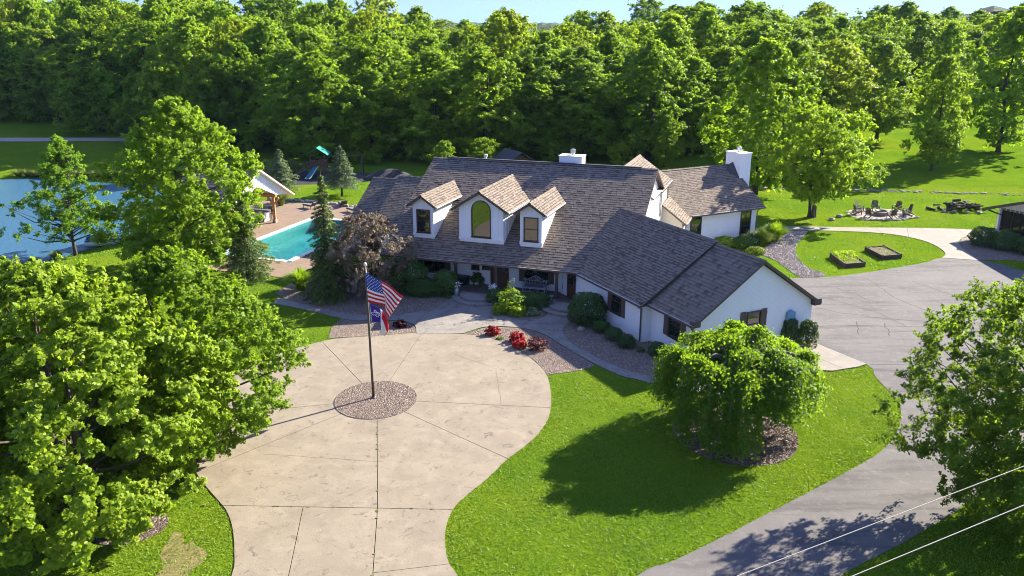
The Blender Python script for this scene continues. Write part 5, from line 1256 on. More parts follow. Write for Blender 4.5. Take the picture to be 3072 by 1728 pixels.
b.tube([q(-.09, 1.60), q(-.03, 1.63), q(.0, 1.58), q(.04, 1.64), q(.06, 1.58), q(.10, 1.56), q(.09, 1.62)], .011, 5); b.build('script_mark', 'sign_green', sign)
b = B(); b.tube([q(-.11, 1.57), q(-.06, 1.65)], .012, 5); b.tube([q(-.1, 1.62), q(-.04, 1.59)], .012, 5); b.build('leaf_mark', 'sign_green', sign)
def milk_can(p, label, kind):
    e = thing('milk_can', label, 'planter', p, 'milk cans at the porch steps')
    B().lathe([(.17, 0), (.19, .03), (.19, .42), (.17, .47), (.10, .56), (.10, .62), (.14, .66), (.14, .68), (.08, .67)], p, 16).build('can', 'galvanised', e, smooth=True)
    for s in (-1, 1): B().tube([Vector(p) + Vector((s * .1, 0, .6)), Vector(p) + Vector((s * .2, 0, .57)), Vector(p) + Vector((s * .18, 0, .46))], .012, 5).build('handle', 'galvanised', e)
    rng = np.random.default_rng(int(p[0] * -100)); n = 150 if kind else 90
    C = rng.normal(size=(n, 3)) * np.array([.13, .13, .09]) + np.array([0, 0, .85 if kind else .76])
    link('flowers', leafmesh('flowers', C, rng.normal(size=(n, 3)) + np.array([0, -.3, .8]), .11 * (.6 + .6 * rng.random(n)), 'flower_white', .7, None, rng), e)
    C = rng.normal(size=(60, 3)) * np.array([.10, .10, .07]) + np.array([0, 0, .72])
    link('foliage', leafmesh('foliage', C, rng.normal(size=(60, 3)), .1, 'leaf_box', .5, None, rng), e)
milk_can((-3.95, 56.55, .15), 'galvanised milk can of white flowers left of the round steps', 0)
milk_can((-1.35, 55.75, .15), 'galvanised milk can of white flowers right of the round steps', 1)
e = thing('storage_box', 'dark lidded storage box against the porch wall', 'box', U(-22.85, 54.45, .3))
B().box(U(-22.85, 54.45, .55), (1.3, .6, .5), MUr).build('body', 'black_plastic', e); B().box(U(-22.85, 54.45, .84), (1.38, .68, .1), MUr).build('lid', 'charcoal', e)
for k, du in enumerate((-.0, .42)):
    p = U(-21.95 + du, 54.5, .3); e = thing('pumpkin', ('pale pumpkin next to the storage box', 'pale pumpkin under the dark fern on the porch')[k], 'pumpkin', p)
    b = B()
    for i in range(8):
        a = i * math.pi / 4; b.blob(p + Vector((.08 * math.cos(a), .08 * math.sin(a), .11)), (.1, .1, .11), random.Random(i), 6, 5, .05)
    b.build('rind', 'pumpkin', e, smooth=True); B().tube([p + Z * .2, p + Z * .28 + uv3 * .03], [.02, .015], 5).build('stalk', 'bark', e)
shrub('potted_fern', 'dark spiky plant behind the pumpkins on the porch', *U(-21.55, 54.7)[:2], .42, .25, .75, 'leaf_box', 200, .22, seed=70, rough=.4, z=.3)
def lantern(p, h, wd, label):
    e = thing('lantern', label, 'lantern', p, 'white lanterns by the side door'); b = B(); p = Vector(p)
    for sx in (-1, 1):
        for sy in (-1, 1): b.bar(p + Vector((sx * wd / 2, sy * wd / 2, 0)), p + Vector((sx * wd / 2, sy * wd / 2, h * .7)), .035, .035)
    for zz in (.02, h * .7):
        for a, c_ in (((-1, -1), (1, -1)), ((1, -1), (1, 1)), ((1, 1), (-1, 1)), ((-1, 1), (-1, -1))): b.bar(p + Vector((a[0] * wd / 2, a[1] * wd / 2, zz)), p + Vector((c_[0] * wd / 2, c_[1] * wd / 2, zz)), .035, .035)
    b.build('frame', 'white_trim', e); r = B()
    for s in (-1, 1): r.add([p + Vector((-wd / 2, s * wd / 2, h * .7)), p + Vector((wd / 2, s * wd / 2, h * .7)), p + Vector((wd / 2, 0, h)), p + Vector((-wd / 2, 0, h))], [(0, 1, 2, 3)])
    o = r.build('roof', 'white_trim', e); o.modifiers.new('t', 'SOLIDIFY').thickness = .02
    B().lathe([(.04, 0), (.04, h * .3)], p + Z * .02, 8).build('candle', 'flower_white', e)
lantern((4.72, 54.25, .3), .78, .3, 'taller white house-shaped lantern beside the side door'); lantern((5.12, 53.85, .3), .66, .26, 'shorter white house-shaped lantern beside the side door')
e = thing('urn', 'small white urn at the foot of the right porch post', 'urn', U(-15.35, 52.95, .3)); B().lathe([(.1, 0), (.06, .06), (.07, .1), (.17, .22), (.2, .3), (.17, .31)], U(-15.35, 52.95, .3), 12).build('bowl', 'galvanised', e, smooth=True)
b = B(); b.blob((4.35, 49.6, .13), (.26, .2, .17), random.Random(4), 9, 6, .12); b.build('boulder', 'limestone', label='pale boulder at the edge of the garage pebble bed', cat='boulder')

# ------------------------------------------------------------------ pool, pavilion, bar, loungers
def UPOLY(l): return [tuple(U(a, c)[:2]) for a, c in l]
POOL = UPOLY([(-45.5, 56.5), (-39, 56.5), (-39, 71), (-45.5, 71)])
DECK = UPOLY([(-50.5, 53.0), (-45, 52.2), (-36.8, 52.2), (-34.8, 56), (-35.2, 62), (-35.4, 76.5), (-41, 77.2), (-47, 77.5), (-55.5, 77.0), (-56, 66), (-53, 60)])
PAVED.append(DECK)
deck = props(bpy.data.objects.new('pool_deck', None), 'tan concrete deck round the swimming pool', kind='structure'); COL.objects.link(deck); deck.location = U(-44, 66, 0)
cells = [(DECK, )]; pieces = [DECK]
def dsplit(a, c):
    global pieces
    pieces = [q for pc in pieces for q in (clip(pc, a, c, .012), clip(pc, c, a, .012)) if len(q) > 2]
px0, px1 = [U(-46.0, v)[:2] for v in (50, 80)], [U(-38.5, v)[:2] for v in (50, 80)]
dsplit(*px0); dsplit(*px1); dsplit(U(-60, 56.0)[:2], U(-30, 56.0)[:2]); dsplit(U(-60, 71.5)[:2], U(-30, 71.5)[:2])
dsplit(U(-60, 64)[:2], U(-30, 64)[:2]); dsplit(U(-50.6, 50)[:2], U(-50.6, 80)[:2])
pc_c = UPOLY([(-42.2, 63.5)])[0]
for pc in pieces:
    cx, cy = sum(p[0] for p in pc) / len(pc), sum(p[1] for p in pc) / len(pc)
    if pip(np.array([cx]), np.array([cy]), POOL)[0]: continue
    B().ext([(x, y, -.08) for x, y in pc], Z * .13).build('deck_slab', 'pool_deck', deck)
pool = props(bpy.data.objects.new('swimming_pool', None), 'turquoise rectangular swimming pool', kind='structure'); COL.objects.link(pool); pool.location = U(-42.2, 63.7, 0)
b = B(); pw = [Vector((*p, 0)) for p in POOL]; pd = 1.15
b.add([p + Z * .05 for p in pw] + [p - Z * pd for p in pw], [(4, 5, 6, 7), (0, 1, 5, 4), (1, 2, 6, 5), (2, 3, 7, 6), (3, 0, 4, 7)]); b.build('basin', 'pool_tile', pool)
b = B(); b.add([p - Z * .10 for p in pw], [(0, 1, 2, 3)]); b.build('water', 'pool_water', pool)
for i in range(4):
    a, c_ = pw[i], pw[(i + 1) % 4]; mid = (a + c_) / 2; out = (mid - Vector((*U(-42.25, 63.75)[:2], 0))).normalized(); L = (c_ - a).length; k = int(L / 1.6); d = (c_ - a) / k
    for j in range(k): B().ext([a + d * (j + .006) - out * .04, a + d * (j + .994) - out * .04, a + d * (j + .994) + out * .42, a + d * (j + .006) + out * .42], Z * .075).build('coping_stone', 'coping', pool)
# cut the lawn away under the pool basin
go = bpy.data.objects['ground']; bm = bmesh.new(); bm.from_mesh(go.data)
inner = UPOLY([(-45.5, 56.5), (-39, 56.5), (-39, 71), (-45.5, 71)]); vx = np.array([v.co.x for v in bm.verts]); vy = np.array([v.co.y for v in bm.verts])
hit = pip(vx, vy, inner) | (pdist(vx, vy, inner) < .75); bm.verts.ensure_lookup_table()
bmesh.ops.delete(bm, geom=[bm.verts[i] for i in np.nonzero(hit)[0]], context='VERTS')
bm.to_mesh(go.data); bm.free()
e = thing('pool_slide', 'white curved water slide at the far corner of the pool', 'slide', U(-38.3, 68.5, .05))
b = B(); path = [U(-37.9, 70.2, 1.9), U(-37.95, 69.4, 1.75), U(-38.2, 68.6, 1.35), U(-38.8, 67.9, .8), U(-39.4, 67.7, .35)]
for s in (-1, 1): b.tube([p + vv3 * .0 + uv3 * s * .26 + Z * .14 for p in path], .05, 6)
for i in range(4):
    for s0, s1, z0, z1_ in ((-.26, 0, .14, 0), (0, .26, 0, .14)): b.ext([path[i] + uv3 * s0 + Z * z0, path[i] + uv3 * s1 + Z * z1_, path[i + 1] + uv3 * s1 + Z * z1_, path[i + 1] + uv3 * s0 + Z * z0], Z * .03)
b.build('chute', 'white_trim', e)
for s in (-1, 1): B().tube([U(-37.9 + s * .25, 70.5, .05), U(-37.9 + s * .25, 70.3, 2.3), U(-37.9 + s * .25, 69.9, 2.2)], .035, 6).build('handrail', 'white_trim', e)
b = B()
for k in range(5): b.bar(U(-38.15, 70.45, .35 + k * .35), U(-37.65, 70.45, .35 + k * .35), .08, .04)
b.build('ladder', 'white_trim', e); B().bar(U(-38.2, 68.6, .05), U(-38.2, 68.6, 1.3), .25, .25).build('pedestal', 'white_trim', e)

pv = thing('pool_pavilion', 'open timber pavilion with a white gable beside the pool', 'pavilion', U(-51, 65.3, 0))
VR, PZ, PP = 65.3, 5.83, .62                                            # ridge line, its height, pitch; the gable faces the pool
for pu in (-48.1, -54.6):
    for vv in (62.5, 68.1):
        p = B().bar(U(pu, vv, .3), U(pu, vv, 2.65), .24, .24).build('post', 'timber', pv)
        B().box(U(pu, vv, .2), (.34, .34, .42), MUr).build('post_base', 'limestone', p)
        for s in (-1, 1): B().bar(U(pu + s * .08, vv, 1.9), U(pu + s * .62, vv, 2.55), .12, .14).build('brace', 'timber', p)
for vv in (62.5, 68.1): B().bar(U(-55.2, vv, 2.72), U(-47.75, vv, 2.72), .2, .28).build('beam', 'timber', pv)
for pu in (-47.85, -54.8):
    zt = lambda v: PZ - .16 - PP * abs(v - VR)
    b = B(); b.ext([U(pu, v, z) for v, z in ((60.4, zt(60.4) - .05), (60.4, zt(60.4)), (VR, zt(VR)), (70.2, zt(70.2)), (70.2, zt(70.2) - .05), (68.4, 2.75), (VR, 4.1), (62.2, 2.75))], -uv3 * .12)
    gb = b.build('gable', 'white_siding', pv)
    for k in range(-11, 12):
        v = VR + k * .42; bot = 4.1 - .435 * abs(v - VR) if abs(v - VR) < 3.1 else zt(v) - .3
        if zt(v) - bot > .12 and pu > -50: B().box(U(pu + .02, v, (zt(v) + bot) / 2), (.04, .05, zt(v) - bot - .04), MUr).build('batten', 'white_siding', gb)
b = B()
for s in (-1, 1): b.ext([U(-47.98, VR + s * 3.1, 2.78), U(-47.98, VR, 4.12), U(-54.7, VR, 4.12), U(-54.7, VR + s * 3.1, 2.78)], Z * .03)
b.build('ceiling', 'beige_wall', pv)
b = B()
for s in (-1, 1): slab_pts(b, [U(-47.35, VR + s * 5.4, PZ - PP * 5.4), U(-55.6, VR + s * 5.4, PZ - PP * 5.4), U(-55.6, VR, PZ), U(-47.35, VR, PZ)], .15)
rf = b.build('roof', 'beige_wall', pv)
shingle_field(rf, [(U(-55.6, VR + s * 5.41, PZ - PP * 5.41), uv3, plane_up(-vv3 * s, PP), 8.24, 5.4 * math.hypot(1, PP)) for s in (1, -1)])
bar = thing('outdoor_bar', 'white outdoor bar counter with a blue-grey top under the pavilion', 'bar counter', U(-50.4, 68.3, 0))
MB = Matrix.Rotation(AU + .06, 3, 'Z')
B().box(U(-50.4, 68.3, .52), (2.3, .9, .92), MB).build('cabinet', 'white_siding', bar); B().box(U(-50.4, 68.4, 1.02), (2.7, 1.3, .08), MB).build('countertop', 'wicker_grey', bar)
for s in (-1, 1): B().box(U(-50.4 + s * 1.16, 68.3 - .46, .52), (.07, .07, .92), MB).build('corner_post', 'dark_timber', bar)
def stool(p, label):
    e = thing('bar_stool', label, 'stool', p, 'bar stools'); p = Vector(p)
    for sx in (-1, 1):
        for sy in (-1, 1): B().bar(p + Vector((sx * .2, sy * .2, 0)), p + Vector((sx * .15, sy * .15, .74)), .035, .035).build('leg', 'black_plastic', e)
    B().box(p + Z * .76, (.38, .38, .05)).build('seat', 'black_plastic', e); B().box(p + Vector((0, .17, 1.0)), (.36, .04, .3)).build('backrest', 'black_plastic', e)
for k, (a, c_, lb) in enumerate([(-48.75, 68.7, 'black bar stool at the right end of the outdoor bar'), (-49.6, 69.5, 'black bar stool behind the right half of the outdoor bar'), (-50.7, 69.5, 'black bar stool behind the middle of the outdoor bar')]): stool(U(a, c_, .05), lb)
def lounger(p, rz, label):
    p = Vector(p); e = thing('sun_lounger', label, 'sun lounger', p, 'dark sun loungers on the pool deck'); e.rotation_euler = (0, 0, 0)
    c, s = math.cos(rz), math.sin(rz); T_ = lambda x, y, z: p + Vector((x * c - y * s, x * s + y * c, z)); Mr = Matrix.Rotation(rz, 3, 'Z')
    B().box(T_(.3, 0, .34), (1.3, .66, .1), Mr).build('seat', 'charcoal', e)
    b = B(); b.bar(T_(-.35, 0, .38), T_(-.85, 0, .78), .66, .08); b.build('backrest', 'charcoal', e)
    for x in (-.3, .85):
        for y in (-.28, .28): B().bar(T_(x, y, 0), T_(x, y, .32), .05, .05).build('leg', 'black_plastic', e)
    B().box(T_(.35, 0, .42), (1.2, .6, .07), Mr).build('cushion', 'wicker_grey', e)
for k, (x, y, rz, lb) in enumerate([(-21.3, 86.6, 2.5, 'dark sun lounger to the left of the narrow spruce'), (-18.1, 87.6, 2.0, 'dark sun lounger with raised back right of the narrow spruce'), (-16.4, 84.6, 2.3, 'dark sun lounger nearest the left roof wing')]): lounger((x, y, .05), rz, lb)
e = thing('planter_pot', 'orange terracotta pot behind the big left tree', 'pot', (-26.7, 65.0, .05)); B().lathe([(.22, 0), (.32, .5), (.36, .52), (.36, .6), (.28, .6), (.27, .5)], (-26.7, 65.0, .05), 14).build('pot', 'terracotta', e, smooth=True)
rng = np.random.default_rng(9); link('foliage', leafmesh('foliage', rng.normal(size=(260, 3)) * .28 + np.array([0, 0, .95]), rng.normal(size=(260, 3)) + np.array([0, 0, .6]), .17, 'leaf_young', .6, None, rng), e)
# stone border behind the pool deck
b = B(); rg = random.Random(8)
for k in range(60):
    t = k / 59; p = U(-55 + 19 * t, 77.6 + rg.uniform(-.3, .3) + .3 * math.sin(t * 9)); r = .16 + .2 * rg.random(); b.blob((p.x, p.y, r * .3), (r * 1.2, r, r * .7), rg, 6, 4)
b.build('border_stones', 'limestone', kind='stuff', label='row of stones along the back of the pool deck')

# ------------------------------------------------------------------ playset and rubber mulch
b = B(); rg = random.Random(2); n = 40
def mound(cx, cy, rx, ry, h, nm, lb):
    b = B(); R_, S_ = 7, 26; vs = [(cx, cy, h)]
    for i in range(1, R_ + 1):
        for k in range(S_):
            a = 2 * math.pi * k / S_; q = i / R_; w = 1 + .08 * math.sin(3 * a + cx); vs.append((cx + rx * q * math.cos(a) * w, cy + ry * q * math.sin(a) * w, max(h * (1 - q ** 1.6), .0) + .02 * rg.random() - (.1 if i == R_ else 0)))
    fs = [(0, 1 + k, 1 + (k + 1) % S_) for k in range(S_)] + [(1 + (i - 1) * S_ + k, 1 + i * S_ + k, 1 + i * S_ + (k + 1) % S_, 1 + (i - 1) * S_ + (k + 1) % S_) for i in range(1, R_) for k in range(S_)]
    b.add(vs, fs).build(nm, 'rubber_mulch', kind='stuff', label=lb)
mound(-23.5, 106, 8.0, 5.6, .22, 'rubber_mulch', 'black rubber mulch bed under the playset')
mound(-15.4, 105.0, 3.6, 2.6, 1.25, 'rubber_mulch_heap', 'black heap of rubber mulch right of the swing beam')
PO = Vector((-24.6, 106, 0)); ps_ = thing('playset', 'wooden climbing tower with a green roof, ramp and swing beam', 'playset', PO)
pt = lambda x, y, z: PO + Vector((x, y, z))
for x in (-.9, .9):
    for y in (-.9, .9): B().bar(pt(x, y, 0), pt(x, y, 3.0), .14, .14).build('post', 'playset_wood', ps_)
B().box(pt(0, 0, 1.5), (2.0, 2.0, .12)).build('deck', 'playset_wood', ps_)
for k, (a, c_) in enumerate((((-.95, -.95), (.95, -.95)), ((.95, -.95), (.95, .95)), ((-.95, .95), (.95, .95)), ((-.95, -.95), (-.95, .95)))):
    for zz in (1.75, 2.0, 2.25): B().bar(pt(*a, zz), pt(*c_, zz), .05, .16).build('rail_board', 'playset_wood', ps_)
b = B(); rfz = B()
for s in (-1, 1): rfz.ext([pt(s * 1.35, -1.1, 2.95), pt(s * 1.35, 1.1, 2.95), pt(0, 1.1, 3.85), pt(0, -1.1, 3.85)], (0, 0, .05))
rfz.build('roof', 'play_green', ps_)
b = B(); b.bar(pt(1.0, 0, 2.7), pt(5.6, 1.0, 2.7), .13, .17); b.build('swing_beam', 'dark_timber', ps_)
for s in (-.8, .8): B().bar(pt(5.3, 1.0 + s, 0), pt(5.3, 1.0 + s * .1, 2.7), .12, .12).build('leg', 'dark_timber', ps_)
for x in (2.4, 3.6):
    y = .3 + .2 * (x - 2.4)
    b = B(); b.tube([pt(x - .2, y, 2.65), pt(x - .2, y, .6)], .015, 4); b.tube([pt(x + .2, y, 2.65), pt(x + .2, y, .6)], .015, 4); b.box(pt(x, y, .58), (.5, .2, .04)); b.build('swing', 'play_teal', ps_)
rp = B().bar(pt(-1.0, -.4, 1.5), pt(-3.4, -2.2, .25), 1.0, .08).build('ramp', 'dark_timber', ps_)
for s in (-.5, .5):
    B().bar(pt(-1.0, -.4 + s, 2.2), pt(-3.4, -2.2 + s, .95), .06, .08).build('handrail', 'dark_timber', rp)
    for t in (.15, .5, .85): B().bar(pt(-1.0 - 2.4 * t, -.4 - 1.8 * t + s, 1.5 - 1.25 * t), pt(-1.0 - 2.4 * t, -.4 - 1.8 * t + s, 2.25 - 1.25 * t), .07, .07).build('baluster', 'dark_timber', rp)
B().bar(pt(-.9, 1.0, 1.75), pt(-4.4, 2.0, 1.6), .16, .14).build('climbing_beam', 'dark_timber', ps_)
B().bar(pt(-4.3, 2.0, 0), pt(-4.3, 2.0, 1.6), .14, .14).build('leg', 'dark_timber', ps_)
sl = [pt(-.2, -1.0, 1.45), pt(-.35, -1.5, 1.2), pt(-.6, -2.2, .7), pt(-.8, -2.8, .35), pt(-.9, -3.2, .28)]
b = B(); sd1 = Vector((.95, -.25, 0))
for i in range(4): b.ext([sl[i] - sd1 * .28, sl[i] + sd1 * .28, sl[i + 1] + sd1 * .28, sl[i + 1] - sd1 * .28], Z * .04)
so_ = b.build('slide', 'play_teal', ps_)
for s in (-1, 1): B().tube([p + sd1 * .3 * s + Z * .1 for p in sl], .06, 6).build('slide_edge', 'play_teal' if s < 0 else 'play_pale', so_)
b = B()
for s in (-.2, .2): b.bar(pt(.55 + s, -1.3, 0), pt(.55 + s, -1.0, 1.5), .07, .07)
for k in range(4): b.bar(pt(.35, -1.27 + .07 * k, .3 + .32 * k), pt(.75, -1.27 + .07 * k, .3 + .32 * k), .05, .05)
b.build('ladder', 'playset_wood', ps_)
b = B(); 
for q in ((-20.6, 112.5), (-12.3, 113.5), (-27.5, 114)): pass
sh = thing('garden_shed', 'small dark-roofed shed at the foot of the wood behind the main ridge', 'shed', (.3, 106, 0))
MS = Matrix.Rotation(.5, 3, 'Z')
so2 = lambda x, y, z: Vector((.3, 106, 0)) + MS @ Vector((x, y, z))
b = B(); b.ext([so2(-1.7, -1.5, 0), so2(1.7, -1.5, 0), so2(1.7, -1.5, 2.2), so2(0, -1.5, 3.1), so2(-1.7, -1.5, 2.2)], MS @ Vector((0, 3.6, 0))); b.build('wall', 'dark_timber', sh)
b = B()
for s in (-1, 1): slab_pts(b, [so2(s * 2.1, -1.9, 2.15), so2(s * 2.1, 2.5, 2.15), so2(0, 2.5, 3.45), so2(0, -1.9, 3.45)], .1)
b.build('roof', 'shed_roof', sh); B().box(so2(0, -1.52, 1.0), (.9, .06, 2.0), MS).build('door', 'brown_trim', sh)

# ------------------------------------------------------------------ boat, fire pit, garden beds, rocks
bt_ = thing('pedal_boat', 'blue and white pedal boat drawn up on the pond shore', 'boat', (-38.1, 75.0, -.85)); cB, sB = math.cos(.42), math.sin(.42)
T_ = lambda x, y, z: Vector((-38.1 + x * cB - y * sB, 75.0 + x * sB + y * cB, -.8 + z))
b = B()
for s in (-1, 1): b.tube([T_(-1.5, s * .5, .28), T_(-1.2, s * .52, .2), T_(0, s * .55, .18), T_(1.1, s * .52, .2), T_(1.5, s * .5, .3)], [.1, .24, .28, .25, .12], 10)
b.build('hull', 'boat_white', bt_, smooth=True)
b = B(); b.box(T_(0, 0, .46), (2.7, 1.35, .12), Matrix.Rotation(.42, 3, 'Z')); b.build('deck', 'boat_blue', bt_)
for x in (-.75, .35):
    for y in (-.32, .32): 
        o = B().box(T_(x, y, .62), (.55, .5, .2), Matrix.Rotation(.42, 3, 'Z')).build('seat', 'boat_blue', bt_)
        B().lathe([(.25, 0), (.27, .12), (.2, .26), (.05, .3)], T_(x - .25, y, .6), 8).build('headrest', 'boat_blue', o, smooth=True)
FC = Vector((37.85, 83.7, 0)); pitz = 0.0
pats = [(34.61, 84.11), (34.74, 82.64), (35.34, 81.3), (37.5, 81.3), (40.13, 82.2), (41.0, 82.9), (41.2, 84.6), (40.18, 86.3), (37.63, 86.5), (35.6, 86.0)]
pat = props(bpy.data.objects.new('fire_pit_patio', None), 'flagstone patio under the ring of chairs', kind='structure'); COL.objects.link(pat); pat.location = FC
sp_ = smooth_line(pats + [pats[0]], 3)[:-1]; PAVED.append(sp_)
B().ext([(x, y, -.05) for x, y in sp_], Z * .06).build('sand_bed', 'gravel_path', pat)
rg = random.Random(17)
for i in range(13):
    for j in range(11):
        x, y = 34.6 + i * .56 + rg.uniform(-.1, .1) + (j % 2) * .25, 81.2 + j * .52 + rg.uniform(-.1, .1)
        if pip(np.array([x]), np.array([y]), sp_)[0]:
            k = rg.randint(5, 7); a0 = rg.random() * 6
            B().ext([(x + .27 * (1 + rg.uniform(-.15, .15)) * math.cos(a0 + q * 6.283 / k), y + .25 * math.sin(a0 + q * 6.283 / k), .0) for q in range(k)], Z * (.03 + .015 * rg.random())).build('flagstone', rg.choice(('limestone', 'stone', 'stone')), pat)
for k in range(30):
    t = k / 29; x = 35.2 + 5.9 * t; y = 81.0 + .15 * math.sin(t * 8) + 1.4 * max(0, t - .4) ** 1.2 * 1.6; r = .09 + .09 * rg.random()
    B().blob((x, y, r * .4), (r * 1.3, r, r * .8), rg, 6, 4).build('edge_stone', 'limestone', pat)
fpz = thing('fire_pit', 'low round metal fire pit on stone in the ring of chairs', 'fire pit', FC)
B().lathe([(.72, 0), (.75, .05), (.75, .3), (.8, .32), (.8, .38), (.6, .38), (.55, .2)], FC + Z * .03, 18).build('ring', 'stone', fpz)
B().lathe([(.3, .2), (.52, .36), (.56, .46), (.5, .46), (.2, .3)], FC + Z * .03, 18).build('bowl', 'charcoal', fpz)
def adirondack():
    e = thing('adirondack_chair', 'x', 'chair', (0, 0, 0), 'adirondack chairs round the fire pit')
    b = B()
    for k in range(-2, 3):
        h = (1.0, .96, .85)[abs(k)]; b.bar((k * .115, .25, .33), (k * .13, .25 + .42 * h * .55, .33 + h * .72), .105, .025)
    b.build('backrest', 'adirondack', e)
    b = B()
    for k in range(5): b.bar((-.28, -.25 + k * .12, .38 - .028 * k), (.28, -.25 + k * .12, .38 - .028 * k), .105, .025)
    b.build('seat', 'adirondack', e)
    for s in (-1, 1):
        B().bar((s * .34, -.32, .58), (s * .34, .38, .56), .14, .03).build('arm', 'adirondack', e)
        B().bar((s * .33, -.26, 0), (s * .33, -.26, .57), .09, .035).build('leg', 'adirondack', e); B().bar((s * .29, -.28, .36), (s * .29, .62, .02), .035, .1).build('leg', 'adirondack', e)
        B().bar((s * .33, .3, .3), (s * .33, .34, .56), .05, .035).build('arm_post', 'adirondack', e)
    return e
ad = adirondack()
CH = [(35.5, 83.8, 'chair at the left of the fire pit seen from the side'), (36.3, 85.3, 'pale-backed chair at the upper left of the fire pit'), (38.1, 85.7, 'chair behind the fire pit facing the camera'), (40.2, 85.4, 'chair at the upper right of the fire pit'), (40.6, 83.9, 'chair at the far right of the fire pit seen from the side'), (36.2, 82.5, 'chair at the lower left of the fire pit turned away'), (38.2, 82.0, 'chair right in front of the fire pit turned away'), (40.1, 82.9, 'chair at the lower right of the fire pit seen from the side')]
for k, (x, y, lb) in enumerate(CH):
    rz = math.atan2(y - FC.y, x - FC.x) - math.pi / 2; lb = 'brown adirondack ' + lb
    if k == 0: ad.location = (x, y, .04); ad.rotation_euler = (0, 0, rz); ad['label'] = lb
    else: copy_tree(ad, (x, y, .04), rz, label=lb)
def rb_bed(pts, label, planted, seed):
    c = Vector((sum(p[0] for p in pts) / 4, sum(p[1] for p in pts) / 4, 0)); e = thing('raised_bed', label, 'garden bed', c, 'raised beds on the oval lawn')
    P_ = [Vector((*p, 0)) for p in pts]
    for i in range(4):
        a, d = P_[i], P_[(i + 1) % 4]; dn = (d - a).normalized()
        B().bar(a + Z * .18 - dn * .03, d + Z * .18 + dn * .03, .07, .4).build('board', 'dark_timber', e)
        B().box(a + Z * .2, (.11, .11, .44)).build('corner_post', 'dark_timber', e)
    B().ext([p + (c - p) * .03 + Z * .2 for p in P_], Z * .08).build('soil', 'soil', e)
    rng = np.random.default_rng(seed); n = 900 if planted else 240
    q = rng.random((n, 2)); pos = np.array([(P_[0] * (1 - a) * (1 - d) + P_[1] * a * (1 - d) + P_[2] * a * d + P_[3] * (1 - a) * d)[:] for a, d in q])
    w = np.exp(-((q[:, 1] - .75) ** 2) * 9) if planted else np.full(n, .25)
    pos[:, 2] = .28 + rng.random(n) * .42 * w; pos -= np.array(c)
    link('plants', leafmesh('plants', pos, rng.normal(size=(n, 3)) + np.array([0, 0, .9]), .08 + .16 * w * rng.random(n), 'leaf_young' if planted else 'leaf_plume', .75, None, rng), e)
rb_bed([(26.65, 64.0), (28.4, 64.45), (28.5, 67.6), (26.65, 67.2)], 'dark timber raised bed full of green leafy plants', True, 1)
rb_bed([(30.7, 66.45), (32.45, 66.95), (32.25, 69.85), (30.45, 69.35)], 'dark timber raised bed with sparse seedlings', False, 2)
PAVED += [[(26.6, 64), (28.4, 64.4), (28.5, 67.6), (26.6, 67.2)], [(30.7, 66.4), (32.4, 66.9), (32.2, 69.8), (30.4, 69.3)]]
rg = random.Random(31)
for k, (x, y, r, lb) in enumerate([(29.1, 98.4, .75, 'largest grey boulder of the pile beyond the tall tree'), (30.2, 98.6, .55, 'right-hand grey boulder of the pile beyond the tall tree'), (28.2, 98.0, .5, 'left-hand grey boulder of the pile beyond the tall tree'), (29.7, 97.6, .45, 'front grey boulder of the pile beyond the tall tree'), (33.2, 82.6, .3, 'flat pale stone near the three tree trunks'), (31.9, 81.2, .28, 'pale stone in front of the three tree trunks')]):
    B().blob((x, y, thz(x, y) + r * .35), (r * 1.2, r, r * .75), rg, 9, 6, .2).build('boulder', 'stone' if k < 4 else 'limestone', label=lb, cat='boulder')
e = thing('brush_pile', 'dark heap of cut logs and branches near the barn', 'brush pile', (47.4, 86.2, 0))
for k in range(46):
    x, y = 47.4 + rg.gauss(0, 1.15), 86.2 + rg.gauss(0, .55); z = max(.1, .95 - .3 * abs(x - 47.4)) * rg.random() + .1; a = rg.gauss(0, .7); l = .5 + .6 * rg.random(); r = .07 + .12 * rg.random()
    d = Vector((math.cos(a) * l, math.sin(a) * l, rg.gauss(0, .2))); B().tube([Vector((x, y, z)) - d * .5, Vector((x, y, z)) + d * .5], [r, r * .8], 6).build('log', 'bark', e)
for k, x in enumerate((44.9, 45.9, 47.0, 48.2)): B().blob((x, 84.9 - .25 * (x - 45), .12), (.26, .2, .17), rg, 7, 5, .2).build('boulder', 'limestone', label=f'{ORD[k]} pale stone from the left in front of the brush pile', cat='boulder')

# ------------------------------------------------------------------ barn at the right edge
bn = thing('barn', 'white board barn with a screened porch at the right edge', 'barn', W(-42, 78, 0))
zb_ = lambda w: 2.65 + .35 * (w + 48.1)
b = B()
slab_pts(b, [W(-48.2, 71.3, 2.62), W(-38.1, 71.3, 6.15), W(-38.1, 92, 6.15), W(-48.2, 92, 2.62)], .16); slab_pts(b, [W(-28, 71.3, 2.62), W(-38.1, 71.3, 6.15), W(-38.1, 92, 6.15), W(-28, 92, 2.62)], .16)
rf = b.build('roof', 'metal_roof', bn)
b = B(); b.bar(W(-48.25, 71.27, 2.55), W(-38.1, 71.27, 6.08), .06, .22); b.bar(W(-48.27, 71.3, 2.53), W(-48.27, 92, 2.53), .06, .2); b.bar(W(-28, 71.27, 2.55), W(-38.1, 71.27, 6.08), .06, .22); b.build('fascia', 'brown_trim', rf)
b = B(); b.ext([W(-48, 73.5, 2.35), W(-48, 73.5, 2.5), W(-38.1, 73.5, 5.95), W(-28.2, 73.5, 2.5), W(-28.2, 73.5, 2.35)], nv3 * .15); gw_ = b.build('gable', 'white_siding', bn)
